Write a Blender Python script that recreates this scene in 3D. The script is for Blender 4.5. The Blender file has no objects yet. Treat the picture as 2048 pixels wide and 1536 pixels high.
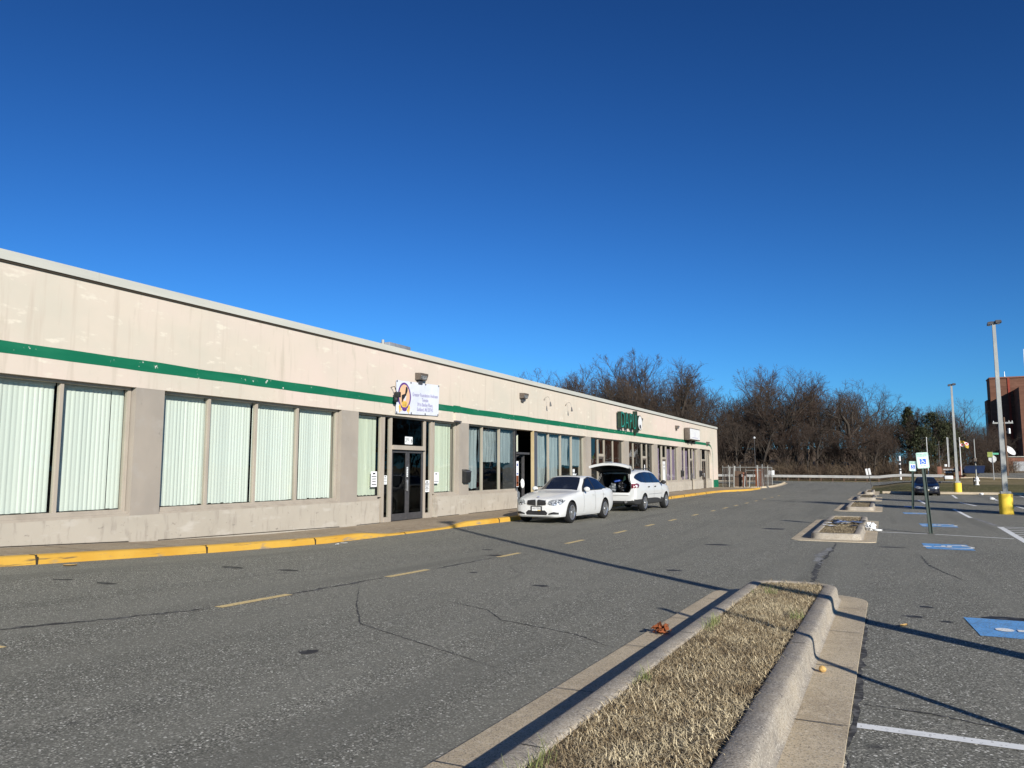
import bpy, bmesh, math, random
import numpy as np
from mathutils import Vector, Matrix, noise
from mathutils.bvhtree import BVHTree
random.seed(11)
S = bpy.context.scene
COL = S.collection
R = math.radians
PI = math.pi

# ------------------------------------------------------------------ mesh helpers
class MB:
    """collects shapes and links them as ONE mesh object"""
    def __init__(s): s.v = []; s.f = []; s.sm = []; s.mi = []; s.cm = 0
    def add(s, vs, fs, smooth=False):
        o = len(s.v); s.v += [tuple(map(float, p)) for p in vs]
        for f in fs:
            s.f.append(tuple(i + o for i in f)); s.sm.append(smooth); s.mi.append(s.cm)
        return s
    def box(s, x0, x1, y0, y1, z0, z1):
        return s.add([(x0,y0,z0),(x1,y0,z0),(x1,y1,z0),(x0,y1,z0),(x0,y0,z1),(x1,y0,z1),(x1,y1,z1),(x0,y1,z1)],
                     [(0,3,2,1),(4,5,6,7),(0,1,5,4),(1,2,6,5),(2,3,7,6),(3,0,4,7)])
    def hexa(s, p):  # 8 corners: bottom ring then top ring
        return s.add(p, [(0,3,2,1),(4,5,6,7),(0,1,5,4),(1,2,6,5),(2,3,7,6),(3,0,4,7)])
    def bbox(s, x0, x1, y0, y1, z0, z1, b=.01):
        bm = bmesh.new(); bmesh.ops.create_cube(bm, size=1)
        for v in bm.verts: v.co = ((x0+x1)/2+v.co.x*(x1-x0), (y0+y1)/2+v.co.y*(y1-y0), (z0+z1)/2+v.co.z*(z1-z0))
        bmesh.ops.bevel(bm, geom=bm.edges[:], offset=b, segments=2, affect='EDGES', profile=.5)
        return s.bm(bm)
    def bm(s, bm, smooth=False, M=None):
        bm.verts.index_update()
        vs = [(M @ v.co if M else v.co.copy()) for v in bm.verts]
        s.add(vs, [[v.index for v in f.verts] for f in bm.faces], smooth); bm.free(); return s
    def tube(s, pts, rad, n=8, cap=True, smooth=True):
        pts = [Vector(p) for p in pts]; k = len(pts)
        rad = [rad]*k if not hasattr(rad, '__len__') else rad
        vs = []; ref = Vector((0,0,1))
        for i, p in enumerate(pts):
            d = (pts[min(i+1,k-1)] - pts[max(i-1,0)]).normalized()
            a = ref if abs(d.dot(ref)) < .95 else Vector((1,0,0))
            u = d.cross(a).normalized(); w = d.cross(u).normalized()
            for j in range(n):
                t = 2*PI*j/n; vs.append(p + (u*math.cos(t) + w*math.sin(t))*rad[i])
        fs = [(i*n+j, i*n+(j+1)%n, (i+1)*n+(j+1)%n, (i+1)*n+j) for i in range(k-1) for j in range(n)]
        s.add(vs, fs, smooth)
        if cap:
            s.add(vs[:n], [tuple(range(n))[::-1]]); s.add(vs[-n:], [tuple(range(n))])
        return s
    def cyl(s, c, r, h, n=16, r2=None):
        c = Vector(c); return s.tube([c, c+Vector((0,0,h))], [r, r if r2 is None else r2], n)
    def lathe(s, prof, n=24, axis='z', c=(0,0,0), smooth=True):
        vs = []
        for (r, h) in prof:
            for j in range(n):
                t = 2*PI*j/n; a, b = r*math.cos(t), r*math.sin(t)
                p = (a,b,h) if axis == 'z' else ((h,a,b) if axis == 'x' else (a,h,b))
                vs.append((p[0]+c[0], p[1]+c[1], p[2]+c[2]))
        k = len(prof)
        return s.add(vs, [(i*n+j, i*n+(j+1)%n, (i+1)*n+(j+1)%n, (i+1)*n+j) for i in range(k-1) for j in range(n)], smooth)
    def prism(s, poly, f0, f1):
        """poly: list of 2d; f0,f1 map (a,b)->3d for the two end caps"""
        n = len(poly); vs = [f0(*p) for p in poly] + [f1(*p) for p in poly]
        return s.add(vs, [tuple(range(n)), tuple(range(2*n-1, n-1, -1))] + [(i, i+n, (i+1)%n+n, (i+1)%n) for i in range(n)])
    def grid(s, P, smooth=True, closed=False):
        r, c = len(P), len(P[0]); vs = [p for row in P for p in row]
        fs = [(i*c+j, i*c+(j+1)%c, (i+1)*c+(j+1)%c, (i+1)*c+j) for i in range(r-1) for j in range(c if closed else c-1)]
        return s.add(vs, fs, smooth)
    def ball(s, c, r, sub=2, sc=(1,1,1), jit=0, seed=0, freq=1.5):
        bm = bmesh.new(); bmesh.ops.create_icosphere(bm, subdivisions=sub, radius=1)
        for v in bm.verts:
            k = 1 + jit*noise.noise(v.co*freq + Vector((seed*7.1, seed*3.3, seed)))
            v.co = Vector((c[0]+v.co.x*r*sc[0]*k, c[1]+v.co.y*r*sc[1]*k, c[2]+v.co.z*r*sc[2]*k))
        return s.bm(bm, True)
    def mesh(s, name):
        m = bpy.data.meshes.new(name); m.from_pydata(s.v, [], s.f); m.update()
        m.polygons.foreach_set('use_smooth', s.sm); m.polygons.foreach_set('material_index', s.mi); return m

WL = {}   # world location of unrotated things, so that their parts can be drawn in world coordinates
def link(name, me, m, parent=None, local=False, sharp=None):
    o = bpy.data.objects.new(name, me); COL.objects.link(o)
    for q in (m if isinstance(m, (list, tuple)) else [m]): me.materials.append(q)
    if sharp is not None: me.set_sharp_from_angle(angle=R(sharp))
    if parent is not None:
        o.parent = parent
        if not local and parent.name in WL:
            me.transform(Matrix.Translation(-WL[parent.name])); 
        WL[o.name] = WL.get(parent.name, Vector()) if not local else Vector()
    else: WL[o.name] = Vector()
    return o
def part(mb, name, m, parent=None, local=False, sharp=40):
    return link(name, mb.mesh(name), m, parent, local, sharp)
def thing(name, label, cat, loc=(0,0,0), rz=0, group=None, rot=None):
    o = bpy.data.objects.new(name, None); COL.objects.link(o); o.empty_display_size = .2
    o.location = loc; o.rotation_euler = rot or (0,0,rz); WL[o.name] = Vector(loc)
    return tag(o, label, cat, group)
def tag(o, label, cat, group=None):
    o['label'] = label; o['category'] = cat
    if group: o['group'] = group
    return o
def setting(o, kind='structure'): o['kind'] = kind; return o
def based(mb, name, m, label, cat, loc, group=None, sharp=40, rz=0, rot=None):
    """a thing that is one mesh drawn in local coordinates"""
    o = part(mb, name, m, None, True, sharp); o.location = loc; o.rotation_euler = rot or (0,0,rz); WL[o.name] = Vector(loc); return tag(o, label, cat, group)
def copy_tree(o, parent=None):
    c = o.copy(); COL.objects.link(c); c.parent = parent
    for ch in list(o.children): copy_tree(ch, c)
    return c
def text_mesh(s, size, ext=0, bold=0, align='CENTER'):
    cu = bpy.data.curves.new('lettering', 'FONT'); cu.body = s; cu.size = size; cu.extrude = ext; cu.offset = bold
    cu.align_x = align; cu.align_y = 'CENTER'; cu.resolution_u = 3
    o = bpy.data.objects.new('lettering', cu); COL.objects.link(o)
    dg = bpy.context.evaluated_depsgraph_get(); me = bpy.data.meshes.new_from_object(o.evaluated_get(dg))
    bpy.data.objects.remove(o); bpy.data.curves.remove(cu); return me
def text_to(mb, s, size, M, ext=0, bold=0, align='CENTER', sx=1):
    me = text_mesh(s, size, ext, bold, align)
    mb.add([M @ Vector((v.co.x*sx, v.co.y, v.co.z)) for v in me.vertices], [tuple(p.vertices) for p in me.polygons]); bpy.data.meshes.remove(me)
FACE_X = Matrix(((0,0,1,0),(1,0,0,0),(0,1,0,0),(0,0,0,1)))    # flat drawing (x right, y up) -> plane facing +x, reading along +y

def text_on(mb, s, size, x, y, z, **k): text_to(mb, s, size, Matrix.Translation((x,y,z)) @ FACE_X, **k)

# ------------------------------------------------------------------ materials
def _nt(name):
    m = bpy.data.materials.new(name); m.use_nodes = True; nt = m.node_tree; nt.nodes.clear(); return m, nt
def mat(name, col, rough=.75, spec=.3, metal=0, layers=(), bump=None, coat=0, pos=False, rnd=None, alpha=None, bump2=None):
    """layers: (kind, scale or (sx,sy,sz), colour, lo, hi, detail) each mixed over the colour below"""
    m, nt = _nt(name); N = nt.nodes.new; Lk = nt.links.new
    out = N('ShaderNodeOutputMaterial'); b = N('ShaderNodeBsdfPrincipled'); Lk(b.outputs[0], out.inputs[0])
    b.inputs['Roughness'].default_value = rough; b.inputs['Specular IOR Level'].default_value = spec
    b.inputs['Metallic'].default_value = metal; b.inputs['Coat Weight'].default_value = coat; b.inputs['Coat Roughness'].default_value = .06
    if pos: co = N('ShaderNodeNewGeometry').outputs['Position']
    else: co = N('ShaderNodeTexCoord').outputs['Object']
    def vec(sc):
        if not hasattr(sc, '__len__'): sc = (sc, sc, sc)
        mp = N('ShaderNodeMapping'); mp.inputs['Scale'].default_value = sc; Lk(co, mp.inputs[0]); return mp.outputs[0]
    def field(kind, sc, det):
        if kind == 'voro':
            t = N('ShaderNodeTexVoronoi'); t.inputs['Scale'].default_value = 1; Lk(vec(sc), t.inputs['Vector'])
            sp = N('ShaderNodeSeparateColor'); Lk(t.outputs['Color'], sp.inputs[0]); return sp.outputs[0]
        if kind == 'crack':
            n = N('ShaderNodeTexNoise'); n.inputs['Scale'].default_value = 1.3; n.inputs['Detail'].default_value = 5; Lk(vec(sc), n.inputs['Vector'])
            mx = N('ShaderNodeMix'); mx.data_type = 'VECTOR'; mx.inputs[0].default_value = .28; Lk(vec(sc), mx.inputs[4]); Lk(n.outputs['Color'], mx.inputs[5])
            t = N('ShaderNodeTexVoronoi'); t.feature = 'DISTANCE_TO_EDGE'; t.inputs['Scale'].default_value = 1; Lk(mx.outputs[1], t.inputs['Vector'])
            k = N('ShaderNodeTexNoise'); k.inputs['Scale'].default_value = .9; Lk(vec(sc), k.inputs['Vector'])
            mr = N('ShaderNodeMapRange'); mr.inputs[1].default_value = .5; mr.inputs[2].default_value = .62; Lk(k.outputs[0], mr.inputs[0])
            iv = N('ShaderNodeMapRange'); iv.inputs[1].default_value = 0; iv.inputs[2].default_value = .0055; iv.inputs[3].default_value = 1; iv.inputs[4].default_value = 0; Lk(t.outputs[0], iv.inputs[0])
            mu = N('ShaderNodeMath'); mu.operation = 'MULTIPLY'; Lk(mr.outputs[0], mu.inputs[0]); Lk(iv.outputs[0], mu.inputs[1]); return mu.outputs[0]
        if kind == 'brick':
            t = N('ShaderNodeTexBrick'); t.inputs['Scale'].default_value = 1; t.inputs['Mortar Size'].default_value = det; t.inputs['Color1'].default_value = (0,0,0,1); t.inputs['Color2'].default_value = (.3,.3,.3,1); t.inputs['Mortar'].default_value = (1,1,1,1)
            Lk(vec(sc), t.inputs['Vector']); sp = N('ShaderNodeSeparateColor'); Lk(t.outputs[0], sp.inputs[0]); return sp.outputs[0]
        if kind == 'rand': return N('ShaderNodeNewGeometry').outputs['Random Per Island']
        if kind == 'obj': return N('ShaderNodeObjectInfo').outputs['Random']
        t = N('ShaderNodeTexNoise'); t.inputs['Scale'].default_value = 1; t.inputs['Detail'].default_value = det; t.inputs['Roughness'].default_value = .6; Lk(vec(sc), t.inputs['Vector']); return t.outputs[0]
    cur = None
    for (kind, sc, c2, lo, hi, det) in layers:
        mr = N('ShaderNodeMapRange'); mr.inputs[1].default_value = lo; mr.inputs[2].default_value = hi; Lk(field(kind, sc, det), mr.inputs[0])
        mx = N('ShaderNodeMix'); mx.data_type = 'RGBA'; Lk(mr.outputs[0], mx.inputs[0])
        if cur is None: mx.inputs[6].default_value = (*col, 1)
        else: Lk(cur, mx.inputs[6])
        if len(c2) == 4: mr.inputs[4].default_value = c2[3]
        mx.inputs[7].default_value = (*c2[:3], 1); cur = mx.outputs[2]
    if cur is None: b.inputs['Base Color'].default_value = (*col, 1)
    else: Lk(cur, b.inputs['Base Color'])
    h = None
    for bp in (bump, bump2):
        if bp:
            kind, sc, st, dist, det = bp
            bn = N('ShaderNodeBump'); bn.inputs['Strength'].default_value = st; bn.inputs['Distance'].default_value = dist
            Lk(field(kind, sc, det), bn.inputs['Height'])
            if h is not None: Lk(h, bn.inputs['Normal'])
            h = bn.outputs[0]
    if h is not None: Lk(h, b.inputs['Normal'])
    return m
def glass_mat(name, tint, refl=1.5, rough=.0, gcol=(1,1,1), bump=.0):
    m, nt = _nt(name); N = nt.nodes.new; Lk = nt.links.new
    out = N('ShaderNodeOutputMaterial'); mx = N('ShaderNodeMixShader'); Lk(mx.outputs[0], out.inputs[0])
    # Schlick reflectance, the same from both sides of the thin pane
    lw = N('ShaderNodeLayerWeight'); lw.inputs[0].default_value = .5
    pw = N('ShaderNodeMath'); pw.operation = 'POWER'; pw.inputs[1].default_value = 5; Lk(lw.outputs['Facing'], pw.inputs[0])
    fr = N('ShaderNodeMapRange'); fr.inputs[3].default_value = ((refl-1)/(refl+1))**2; fr.inputs[4].default_value = 1; Lk(pw.outputs[0], fr.inputs[0]); Lk(fr.outputs[0], mx.inputs[0])
    t = N('ShaderNodeBsdfTransparent'); t.inputs[0].default_value = (*tint, 1); Lk(t.outputs[0], mx.inputs[1])
    g = N('ShaderNodeBsdfGlossy'); g.inputs['Roughness'].default_value = rough; g.inputs[0].default_value = (*gcol, 1); Lk(g.outputs[0], mx.inputs[2])
    if bump:
        co = N('ShaderNodeTexCoord'); n = N('ShaderNodeTexNoise'); n.inputs['Scale'].default_value = 1.1; Lk(co.outputs['Object'], n.inputs['Vector'])
        b = N('ShaderNodeBump'); b.inputs['Strength'].default_value = bump; b.inputs['Distance'].default_value = .02; Lk(n.outputs[0], b.inputs['Height']); Lk(b.outputs[0], g.inputs['Normal'])
    return m

M = {}
M['asphalt'] = mat('asphalt', (.200,.194,.160), .92, .12, layers=[
    ('noise', .16, (.165,.161,.134), .42, .62, 4), ('noise', (.5,.16,1), (.228,.22,.184), .52, .75, 5), ('noise', 2.2, (.172,.168,.141), .5, .72, 6),
    ('voro', 120, (.055,.053,.047), .45, .0, 0), ('voro', 105, (.48,.46,.39), .76, 1.0, 0), ('voro', 95, (.95,.92,.82), .962, 1.0, 0), ('noise', (1.3,.035,1), (.225,.218,.182,.45), .46, .60, 3), ('noise', (.9,.05,1), (.13,.127,.108,.4), .56, .66, 3),
    ('noise', 1.05, (.06,.058,.055), .72, .77, 3), ('crack', .24, (.14,.136,.118), 0, 1.6, 0)], bump=('voro', 110, .45, .005, 0), pos=True)
M['seam'] = mat('seam', (.05,.049,.048), .9, .15, layers=[('noise', 14, (.14,.137,.13), .45, .6, 4)], pos=True)
M['oil'] = mat('oil', (.03,.028,.027), .7, .3, layers=[('noise', 9, (.12,.118,.112), .52, .68, 5)], pos=True)
CONC_L = [('noise', 1.3, (.40,.325,.225), .4, .7, 5), ('noise', 14, (.62,.52,.375), .5, .75, 4), ('voro', 160, (.2,.17,.135), .35, 0, 0), ('voro', 150, (.58,.52,.42), .85, 1, 0), ('noise', 34, (.14,.12,.1), .68, .75, 2)]
M['gutter'] = mat('gutter', (.55,.455,.315), .9, .12, layers=CONC_L, bump=('noise', 70, .35, .006, 4), pos=True)
M['kerbstone'] = mat('kerbstone', (.40,.345,.27), .9, .12, layers=[('noise', 1.7, (.26,.235,.205), .4, .65, 5), ('noise', 11, (.43,.385,.32), .5, .75, 5), ('voro', 150, (.17,.15,.125), .35, 0, 0), ('voro', 140, (.55,.5,.42), .84, 1, 0), ('noise', 26, (.12,.105,.09), .67, .74, 2)], bump=('noise', 60, .45, .008, 5), pos=True)
M['walk'] = mat('walk', (.37,.295,.205), .9, .12, layers=[('noise', (.7,.25,1), (.28,.22,.155), .42, .68, 5), ('noise', 9, (.42,.36,.28), .5, .75, 4), ('voro', 110, (.2,.17,.13), .3, 0, 0)], bump=('noise', 60, .3, .005, 4), pos=True)
M['yellow'] = mat('yellow', (.58,.34,.055), .7, .3, layers=[('noise', .8, (.52,.27,.03), .45, .7, 5), ('noise', (5,1.6,9), (.30,.23,.15), .59, .68, 5), ('noise', (4,1.1,22), (.09,.075,.055), .62, .71, 4), ('noise', 45, (.25,.19,.1), .7, .76, 2)], bump=('noise', 40, .25, .005, 4), pos=True)
M['yline'] = mat('yline', (.66,.50,.24), .8, .2, layers=[('voro', 70, (.20,.18,.14), .12, .05, 0), ('noise', 7, (.24,.21,.16), .64, .74, 5)], pos=True)
M['wline'] = mat('wline', (.80,.80,.77), .8, .2, layers=[('noise', 8, (.60,.60,.58), .55, .75, 5), ('voro', 85, (.25,.25,.24), .06, .02, 0)], pos=True)
M['wfaint'] = mat('wfaint', (.34,.335,.32), .85, .2, layers=[('noise', 5, (.16,.158,.152), .42, .6, 5), ('voro', 85, (.15,.15,.145), .3, .2, 0)], pos=True)
M['bluepad'] = mat('bluepad', (.14,.36,.68), .75, .25, layers=[('noise', (9,4,1), (.10,.26,.50), .5, .7, 5), ('voro', 80, (.14,.17,.2), .14, .08, 0), ('noise', 14, (.2,.24,.27), .66, .74, 3)], pos=True)
M['soil'] = mat('soil', (.19,.145,.085), .95, .1, layers=[('noise', 22, (.10,.075,.045), .45, .6, 5), ('noise', 60, (.34,.275,.18), .5, .7, 4)], bump=('noise', 50, .8, .03, 5), pos=True)
M['straw'] = mat('straw', (.66,.55,.355), .8, .15, layers=[('rand', 1, (.22,.16,.088), .15, .8, 0), ('noise', 3, (.22,.16,.092), .50, .70, 4), ('noise', 1.6, (.68,.58,.38), .55, .75, 3)], pos=True)
M['greenblade'] = mat('greenblade', (.16,.19,.07), .6, .3, layers=[('rand', 1, (.22,.23,.08), .2, 1, 0)], pos=True)
M['terrain'] = mat('terrain', (.30,.235,.13), .95, .08, layers=[('noise', .12, (.20,.165,.085), .4, .65, 5), ('noise', .9, (.15,.125,.065), .45, .7, 6), ('noise', (1.2,4,4), (.38,.31,.18), .55, .72, 5), ('noise', 9, (.12,.10,.05), .5, .7, 5)], bump=('noise', 7, .8, .12, 6), pos=True)
M['bankgrass'] = mat('bankgrass', (.135,.12,.055), .95, .08, layers=[('noise', (.25,.6,1), (.085,.09,.035), .42, .6, 5), ('noise', (.35,1.4,1), (.25,.2,.1), .55, .7, 5), ('noise', 6, (.07,.065,.03), .5, .68, 5), ('voro', 12, (.3,.25,.14), .85, 1, 0)], bump=('noise', 9, .9, .1, 6), pos=True)
M['leafmould'] = mat('leafmould', (.17,.12,.075), .95, .08, layers=[('noise', 1.4, (.085,.06,.04), .45, .65, 6), ('noise', 9, (.24,.17,.11), .55, .7, 4)], bump=('noise', 6, 1, .15, 5), pos=True)

M['stucco'] = mat('stucco', (.58,.505,.415), .9, .12, layers=[('noise', (1,.35,.5), (.53,.48,.395), .42, .6, 4), ('noise', (1,.16,.3), (.615,.51,.435), .48, .62, 3), ('noise', (1,1.6,5), (.64,.58,.48), .60, .68, 5), ('noise', (1,3.2,1.1), (.49,.43,.345), .62, .74, 4), ('noise', (5,5,.4), (.49,.42,.34), .56, .75, 3)], bump=('noise', 90, .2, .005, 4), bump2=('noise', 1.6, .15, .03, 4))
M['coping'] = mat('coping', (.50,.49,.43), .55, .4, layers=[('noise', (1,.4,3), (.44,.435,.385), .4, .7, 4)])
M['dark_gap'] = mat('dark_gap', (.05,.04,.03), .9, .1)
M['greenpaint'] = mat('greenpaint', (.004,.125,.062), .75, .2, layers=[('noise', (1,.5,2), (.012,.155,.08), .45, .7, 4), ('noise', (6,5,7), (.58,.56,.5), .655, .672, 5), ('noise', (3,.8,3), (.03,.14,.09), .6, .75, 3)])
M['taupe'] = mat('taupe', (.35,.305,.255), .85, .18, layers=[('noise', (1.2,.7,.4), (.275,.245,.21), .4, .7, 4), ('noise', (3,2,3), (.345,.31,.27), .55, .75, 4), ('noise', (5,4,3), (.20,.18,.155), .66, .78, 4)], bump=('noise', 60, .2, .004, 4))
M['lowwall'] = mat('lowwall', (.43,.385,.32), .88, .15, layers=[('noise', (1,.6,.6), (.385,.345,.285), .4, .65, 4), ('noise', (6,6,1.6), (.29,.255,.215), .54, .74, 5), ('noise', (4,5,9), (.20,.175,.15), .63, .74, 4), ('noise', (2,1.4,4), (.47,.43,.37), .56, .7, 4)], bump=('noise', 45, .25, .006, 5))
M['frame'] = mat('frame', (.38,.33,.27), .6, .35, layers=[('noise', (4,4,.8), (.32,.275,.225), .45, .7, 4)])
M['framelight'] = mat('framelight', (.38,.34,.275), .6, .35, layers=[('noise', (4,4,.8), (.32,.285,.23), .45, .7, 4)])
M['darkmetal'] = mat('darkmetal', (.055,.053,.055), .45, .5, layers=[('noise', 9, (.09,.085,.085), .5, .75, 3)])
M['bronze'] = mat('bronze', (.10,.08,.065), .55, .4, layers=[('noise', 14, (.15,.125,.10), .5, .7, 3)])
M['steel'] = mat('steel', (.45,.45,.44), .45, .5, .6, layers=[('noise', 6, (.33,.33,.33), .45, .7, 3)])
M['galv'] = mat('galv', (.34,.34,.315), .6, .35, .25, layers=[('noise', (2,2,1.2), (.24,.25,.255), .45, .68, 5), ('noise', (9,9,3), (.42,.415,.385), .55, .72, 4), ('noise', (6,6,2), (.16,.13,.10), .7, .8, 4)])
M['glass'] = glass_mat('glass', (.86,.90,.88), 1.45, bump=.25)
M['darkglass'] = glass_mat('darkglass', (.30,.33,.34), 1.45, bump=.25)
M['blind'] = mat('blind', (.72,.735,.67), .8, .2, layers=[('rand', 1, (.65,.67,.615), .2, 1, 0), ('noise', (1,3,.6), (.65,.68,.62), .6, .8, 3)])
M['blindcream'] = mat('blindcream', (.60,.62,.50), .8, .2, layers=[('rand', 1, (.53,.555,.45), .2, 1, 0), ('noise', (1,3,.6), (.55,.565,.46), .5, .8, 3)])
M['curtain'] = mat('curtain', (.27,.30,.31), .9, .1, layers=[('noise', (1,7,.5), (.20,.225,.235), .45, .7, 4), ('noise', 5, (.33,.36,.37), .6, .8, 4)])
M['purple'] = mat('purple', (.30,.22,.31), .9, .1, layers=[('noise', (1,9,.3), (.20,.15,.24), .45, .65, 3), ('noise', (1,5,.6), (.40,.31,.37), .55, .75, 3)])
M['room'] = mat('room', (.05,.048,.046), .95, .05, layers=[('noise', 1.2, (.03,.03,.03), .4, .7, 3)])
M['white'] = mat('white', (.68,.68,.67), .6, .3, layers=[('noise', 5, (.62,.62,.61), .45, .7, 3)])
M['paper'] = mat('paper', (.82,.83,.82), .85, .1, layers=[('noise', 12, (.74,.76,.76), .45, .7, 3)])
M['black'] = mat('black', (.018,.018,.019), .55, .35, layers=[('noise', 9, (.03,.03,.03), .5, .7, 3)])
M['ink'] = mat('ink', (.03,.03,.035), .8, .2, layers=[('noise', 20, (.05,.05,.05), .5, .7, 2)])
M['banner'] = mat('banner', (.64,.66,.72), .45, .35, layers=[('noise', (1,1.2,1.2), (.58,.60,.66), .45, .7, 3)], bump=('noise', (1,2.2,3.2), .5, .05, 3))
M['purpleink'] = mat('purpleink', (.10,.035,.20), .6, .2, layers=[('noise', 9, (.13,.05,.25), .5, .7, 2)])
M['lavender'] = mat('lavender', (.30,.28,.46), .6, .2, layers=[('noise', 9, (.36,.34,.52), .5, .7, 2)])
M['tan'] = mat('tan', (.66,.42,.26), .7, .2, layers=[('noise', 6, (.72,.48,.26), .5, .7, 2)])
M['gold'] = mat('gold', (.72,.46,.08), .6, .3, layers=[('noise', 9, (.60,.35,.05), .5, .7, 2)])
M['signgreen'] = mat('signgreen', (.012,.20,.15), .4, .4, layers=[('noise', (2,3,3), (.02,.30,.24), .5, .72, 3)])
M['signside'] = mat('signside', (.015,.03,.018), .6, .3, layers=[('noise', 5, (.025,.045,.03), .5, .7, 2)])
M['signpanel'] = mat('signpanel', (.64,.74,.70), .5, .35, layers=[('noise', 5, (.56,.67,.63), .5, .75, 3)])
M['signgreentext'] = mat('signgreentext', (.08,.34,.22), .5, .3, layers=[('noise', 8, (.12,.38,.26), .5, .7, 2)])
M['signblue'] = mat('signblue', (.01,.10,.50), .5, .35, layers=[('noise', 8, (.02,.14,.56), .5, .7, 2)])
M['pylonyellow'] = mat('pylonyellow', (.78,.55,.06), .75, .25, layers=[('noise', 2.4, (.70,.47,.05), .45, .7, 4), ('noise', (7,7,3), (.4,.28,.08), .66, .76, 4)], bump=('noise', 30, .2, .006, 3))
M['brick'] = mat('brick', (.20,.085,.055), .9, .1, layers=[('brick', (4.2,4.2,13), (.27,.18,.14), 0, 1, .02), ('noise', (.4,.4,.15), (.15,.065,.045), .45, .7, 4), ('noise', 3, (.25,.11,.07), .5, .75, 3)])
M['brickplain'] = mat('brickplain', (.15,.075,.05), .9, .1, layers=[('noise', (.15,.15,.9), (.115,.055,.038), .4, .7, 5), ('noise', (.6,.6,2.5), (.18,.09,.062), .5, .72, 4)])
M['hydrant'] = mat('hydrant', (.75,.74,.70), .6, .3, layers=[('noise', 9, (.62,.6,.56), .5, .7, 3)])
M['wood'] = mat('wood', (.13,.085,.06), .9, .1, layers=[('noise', (8,8,.6), (.085,.055,.04), .45, .7, 4)])
M['bark'] = mat('bark', (.050,.041,.034), .95, .08, layers=[('noise', (6,6,1.2), (.03,.025,.021), .42, .66, 5), ('noise', (1.5,1.5,.8), (.13,.11,.09), .6, .78, 4), ('obj', 1, (.085,.07,.057,.6), 0, 1, 0)])
M['twig'] = mat('twig', (.052,.041,.033), .95, .08, layers=[('rand', 1, (.088,.068,.054), .2, 1, 0), ('obj', 1, (.075,.047,.036,.6), 0, 1, 0)])
M['brush'] = mat('brush', (.085,.062,.044), .95, .08, layers=[('rand', 1, (.15,.115,.076), .3, 1, 0), ('noise', .3, (.06,.041,.031), .4, .7, 4)], pos=True)
M['needle'] = mat('needle', (.045,.056,.028), .8, .15, layers=[('rand', 1, (.085,.085,.045), .2, 1, 0), ('noise', .8, (.09,.07,.035), .62, .8, 3)])
M['ivy'] = mat('ivy', (.055,.075,.03), .7, .2, layers=[('rand', 1, (.09,.095,.04), .2, 1, 0)])
M['deadleaf'] = mat('deadleaf', (.24,.075,.03), .8, .15, layers=[('rand', 1, (.16,.05,.02), .2, 1, 0)])
M['tanleaf'] = mat('tanleaf', (.55,.36,.14), .8, .15, layers=[('noise', 60, (.40,.24,.08), .4, .7, 3)])
M['carwhite'] = mat('carwhite', (.60,.60,.585), .35, .45, coat=.5, layers=[('noise', (2,1.2,3), (.56,.555,.53), .5, .8, 4)])
M['carnavy'] = mat('carnavy', (.003,.004,.012), .4, .3, coat=.25, layers=[('noise', 3, (.006,.009,.022), .5, .8, 3)])
M['cladding'] = mat('cladding', (.035,.035,.036), .6, .35, layers=[('noise', 18, (.05,.05,.05), .5, .7, 3)])
M['carglass'] = mat('carglass', (.006,.010,.022), .04, .9, layers=[('noise', (1.2,1.5,2), (.012,.02,.045), .5, .75, 3)])
M['windscreen'] = mat('windscreen', (.010,.013,.022), .05, .8, layers=[('noise', (2.2,2.2,2), (.03,.034,.045), .55, .72, 3)])
M['tyre'] = mat('tyre', (.016,.016,.016), .85, .2, layers=[('noise', 30, (.028,.027,.026), .5, .7, 3)])
M['alloy'] = mat('alloy', (.62,.62,.63), .28, .5, .85, layers=[('noise', 12, (.5,.5,.5), .5, .7, 3)])
M['lens'] = mat('lens', (.30,.31,.32), .1, .7, .35, layers=[('voro', (22,22,22), (.72,.74,.76), .55, .95, 0), ('voro', (30,30,30), (.05,.055,.06), .35, .1, 0)], coat=.6)
M['taillight'] = mat('taillight', (.11,.008,.014), .12, .6, layers=[('voro', (14,14,20), (.24,.03,.035), .5, 1, 0)], coat=.7)
M['clearlamp'] = mat('clearlamp', (.72,.66,.66), .15, .6, layers=[('voro', (22,22,22), (.5,.42,.42), .4, .9, 0)], coat=.7)
M['trashbag'] = mat('trashbag', (.010,.010,.011), .28, .55, layers=[('noise', 5, (.02,.02,.022), .5, .7, 3)], bump=('noise', (9,9,5), 1, .05, 4))
M['greybag'] = mat('greybag', (.10,.11,.12), .35, .5, layers=[('noise', 6, (.16,.175,.19), .45, .7, 4)], bump=('noise', (7,7,4), 1, .05, 4))
M['bluebag'] = mat('bluebag', (.02,.06,.30), .5, .4, layers=[('noise', 9, (.03,.10,.42), .5, .7, 3)], bump=('noise', 12, 1, .04, 4))
M['greensheet'] = mat('greensheet', (.40,.58,.33), .8, .2, layers=[('noise', 9, (.32,.5,.27), .5, .7, 3)])
M['trashblue'] = mat('trashblue', (.20,.27,.42), .7, .3, layers=[('noise', (4,9,4), (.05,.08,.22), .5, .6, 3), ('noise', 7, (.3,.38,.55), .55, .7, 3)])
M['redflag'] = mat('redflag', (.50,.03,.03), .8, .2, layers=[('noise', 4, (.42,.025,.025), .5, .7, 2)])
M['goldflag'] = mat('goldflag', (.60,.40,.04), .8, .2, layers=[('noise', 4, (.5,.33,.03), .5, .7, 2)])
M['bluebin'] = mat('bluebin', (.006,.018,.06), .7, .3, layers=[('noise', 2, (.01,.024,.08), .5, .7, 3)])
M['sunlitjamb'] = mat('sunlitjamb', (.50,.40,.23), .7, .25, layers=[('noise', (3,3,1.4), (.42,.32,.17), .45, .7, 4)])  # sunlight on the jamb edge, put into the colour as pale yellow

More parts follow.
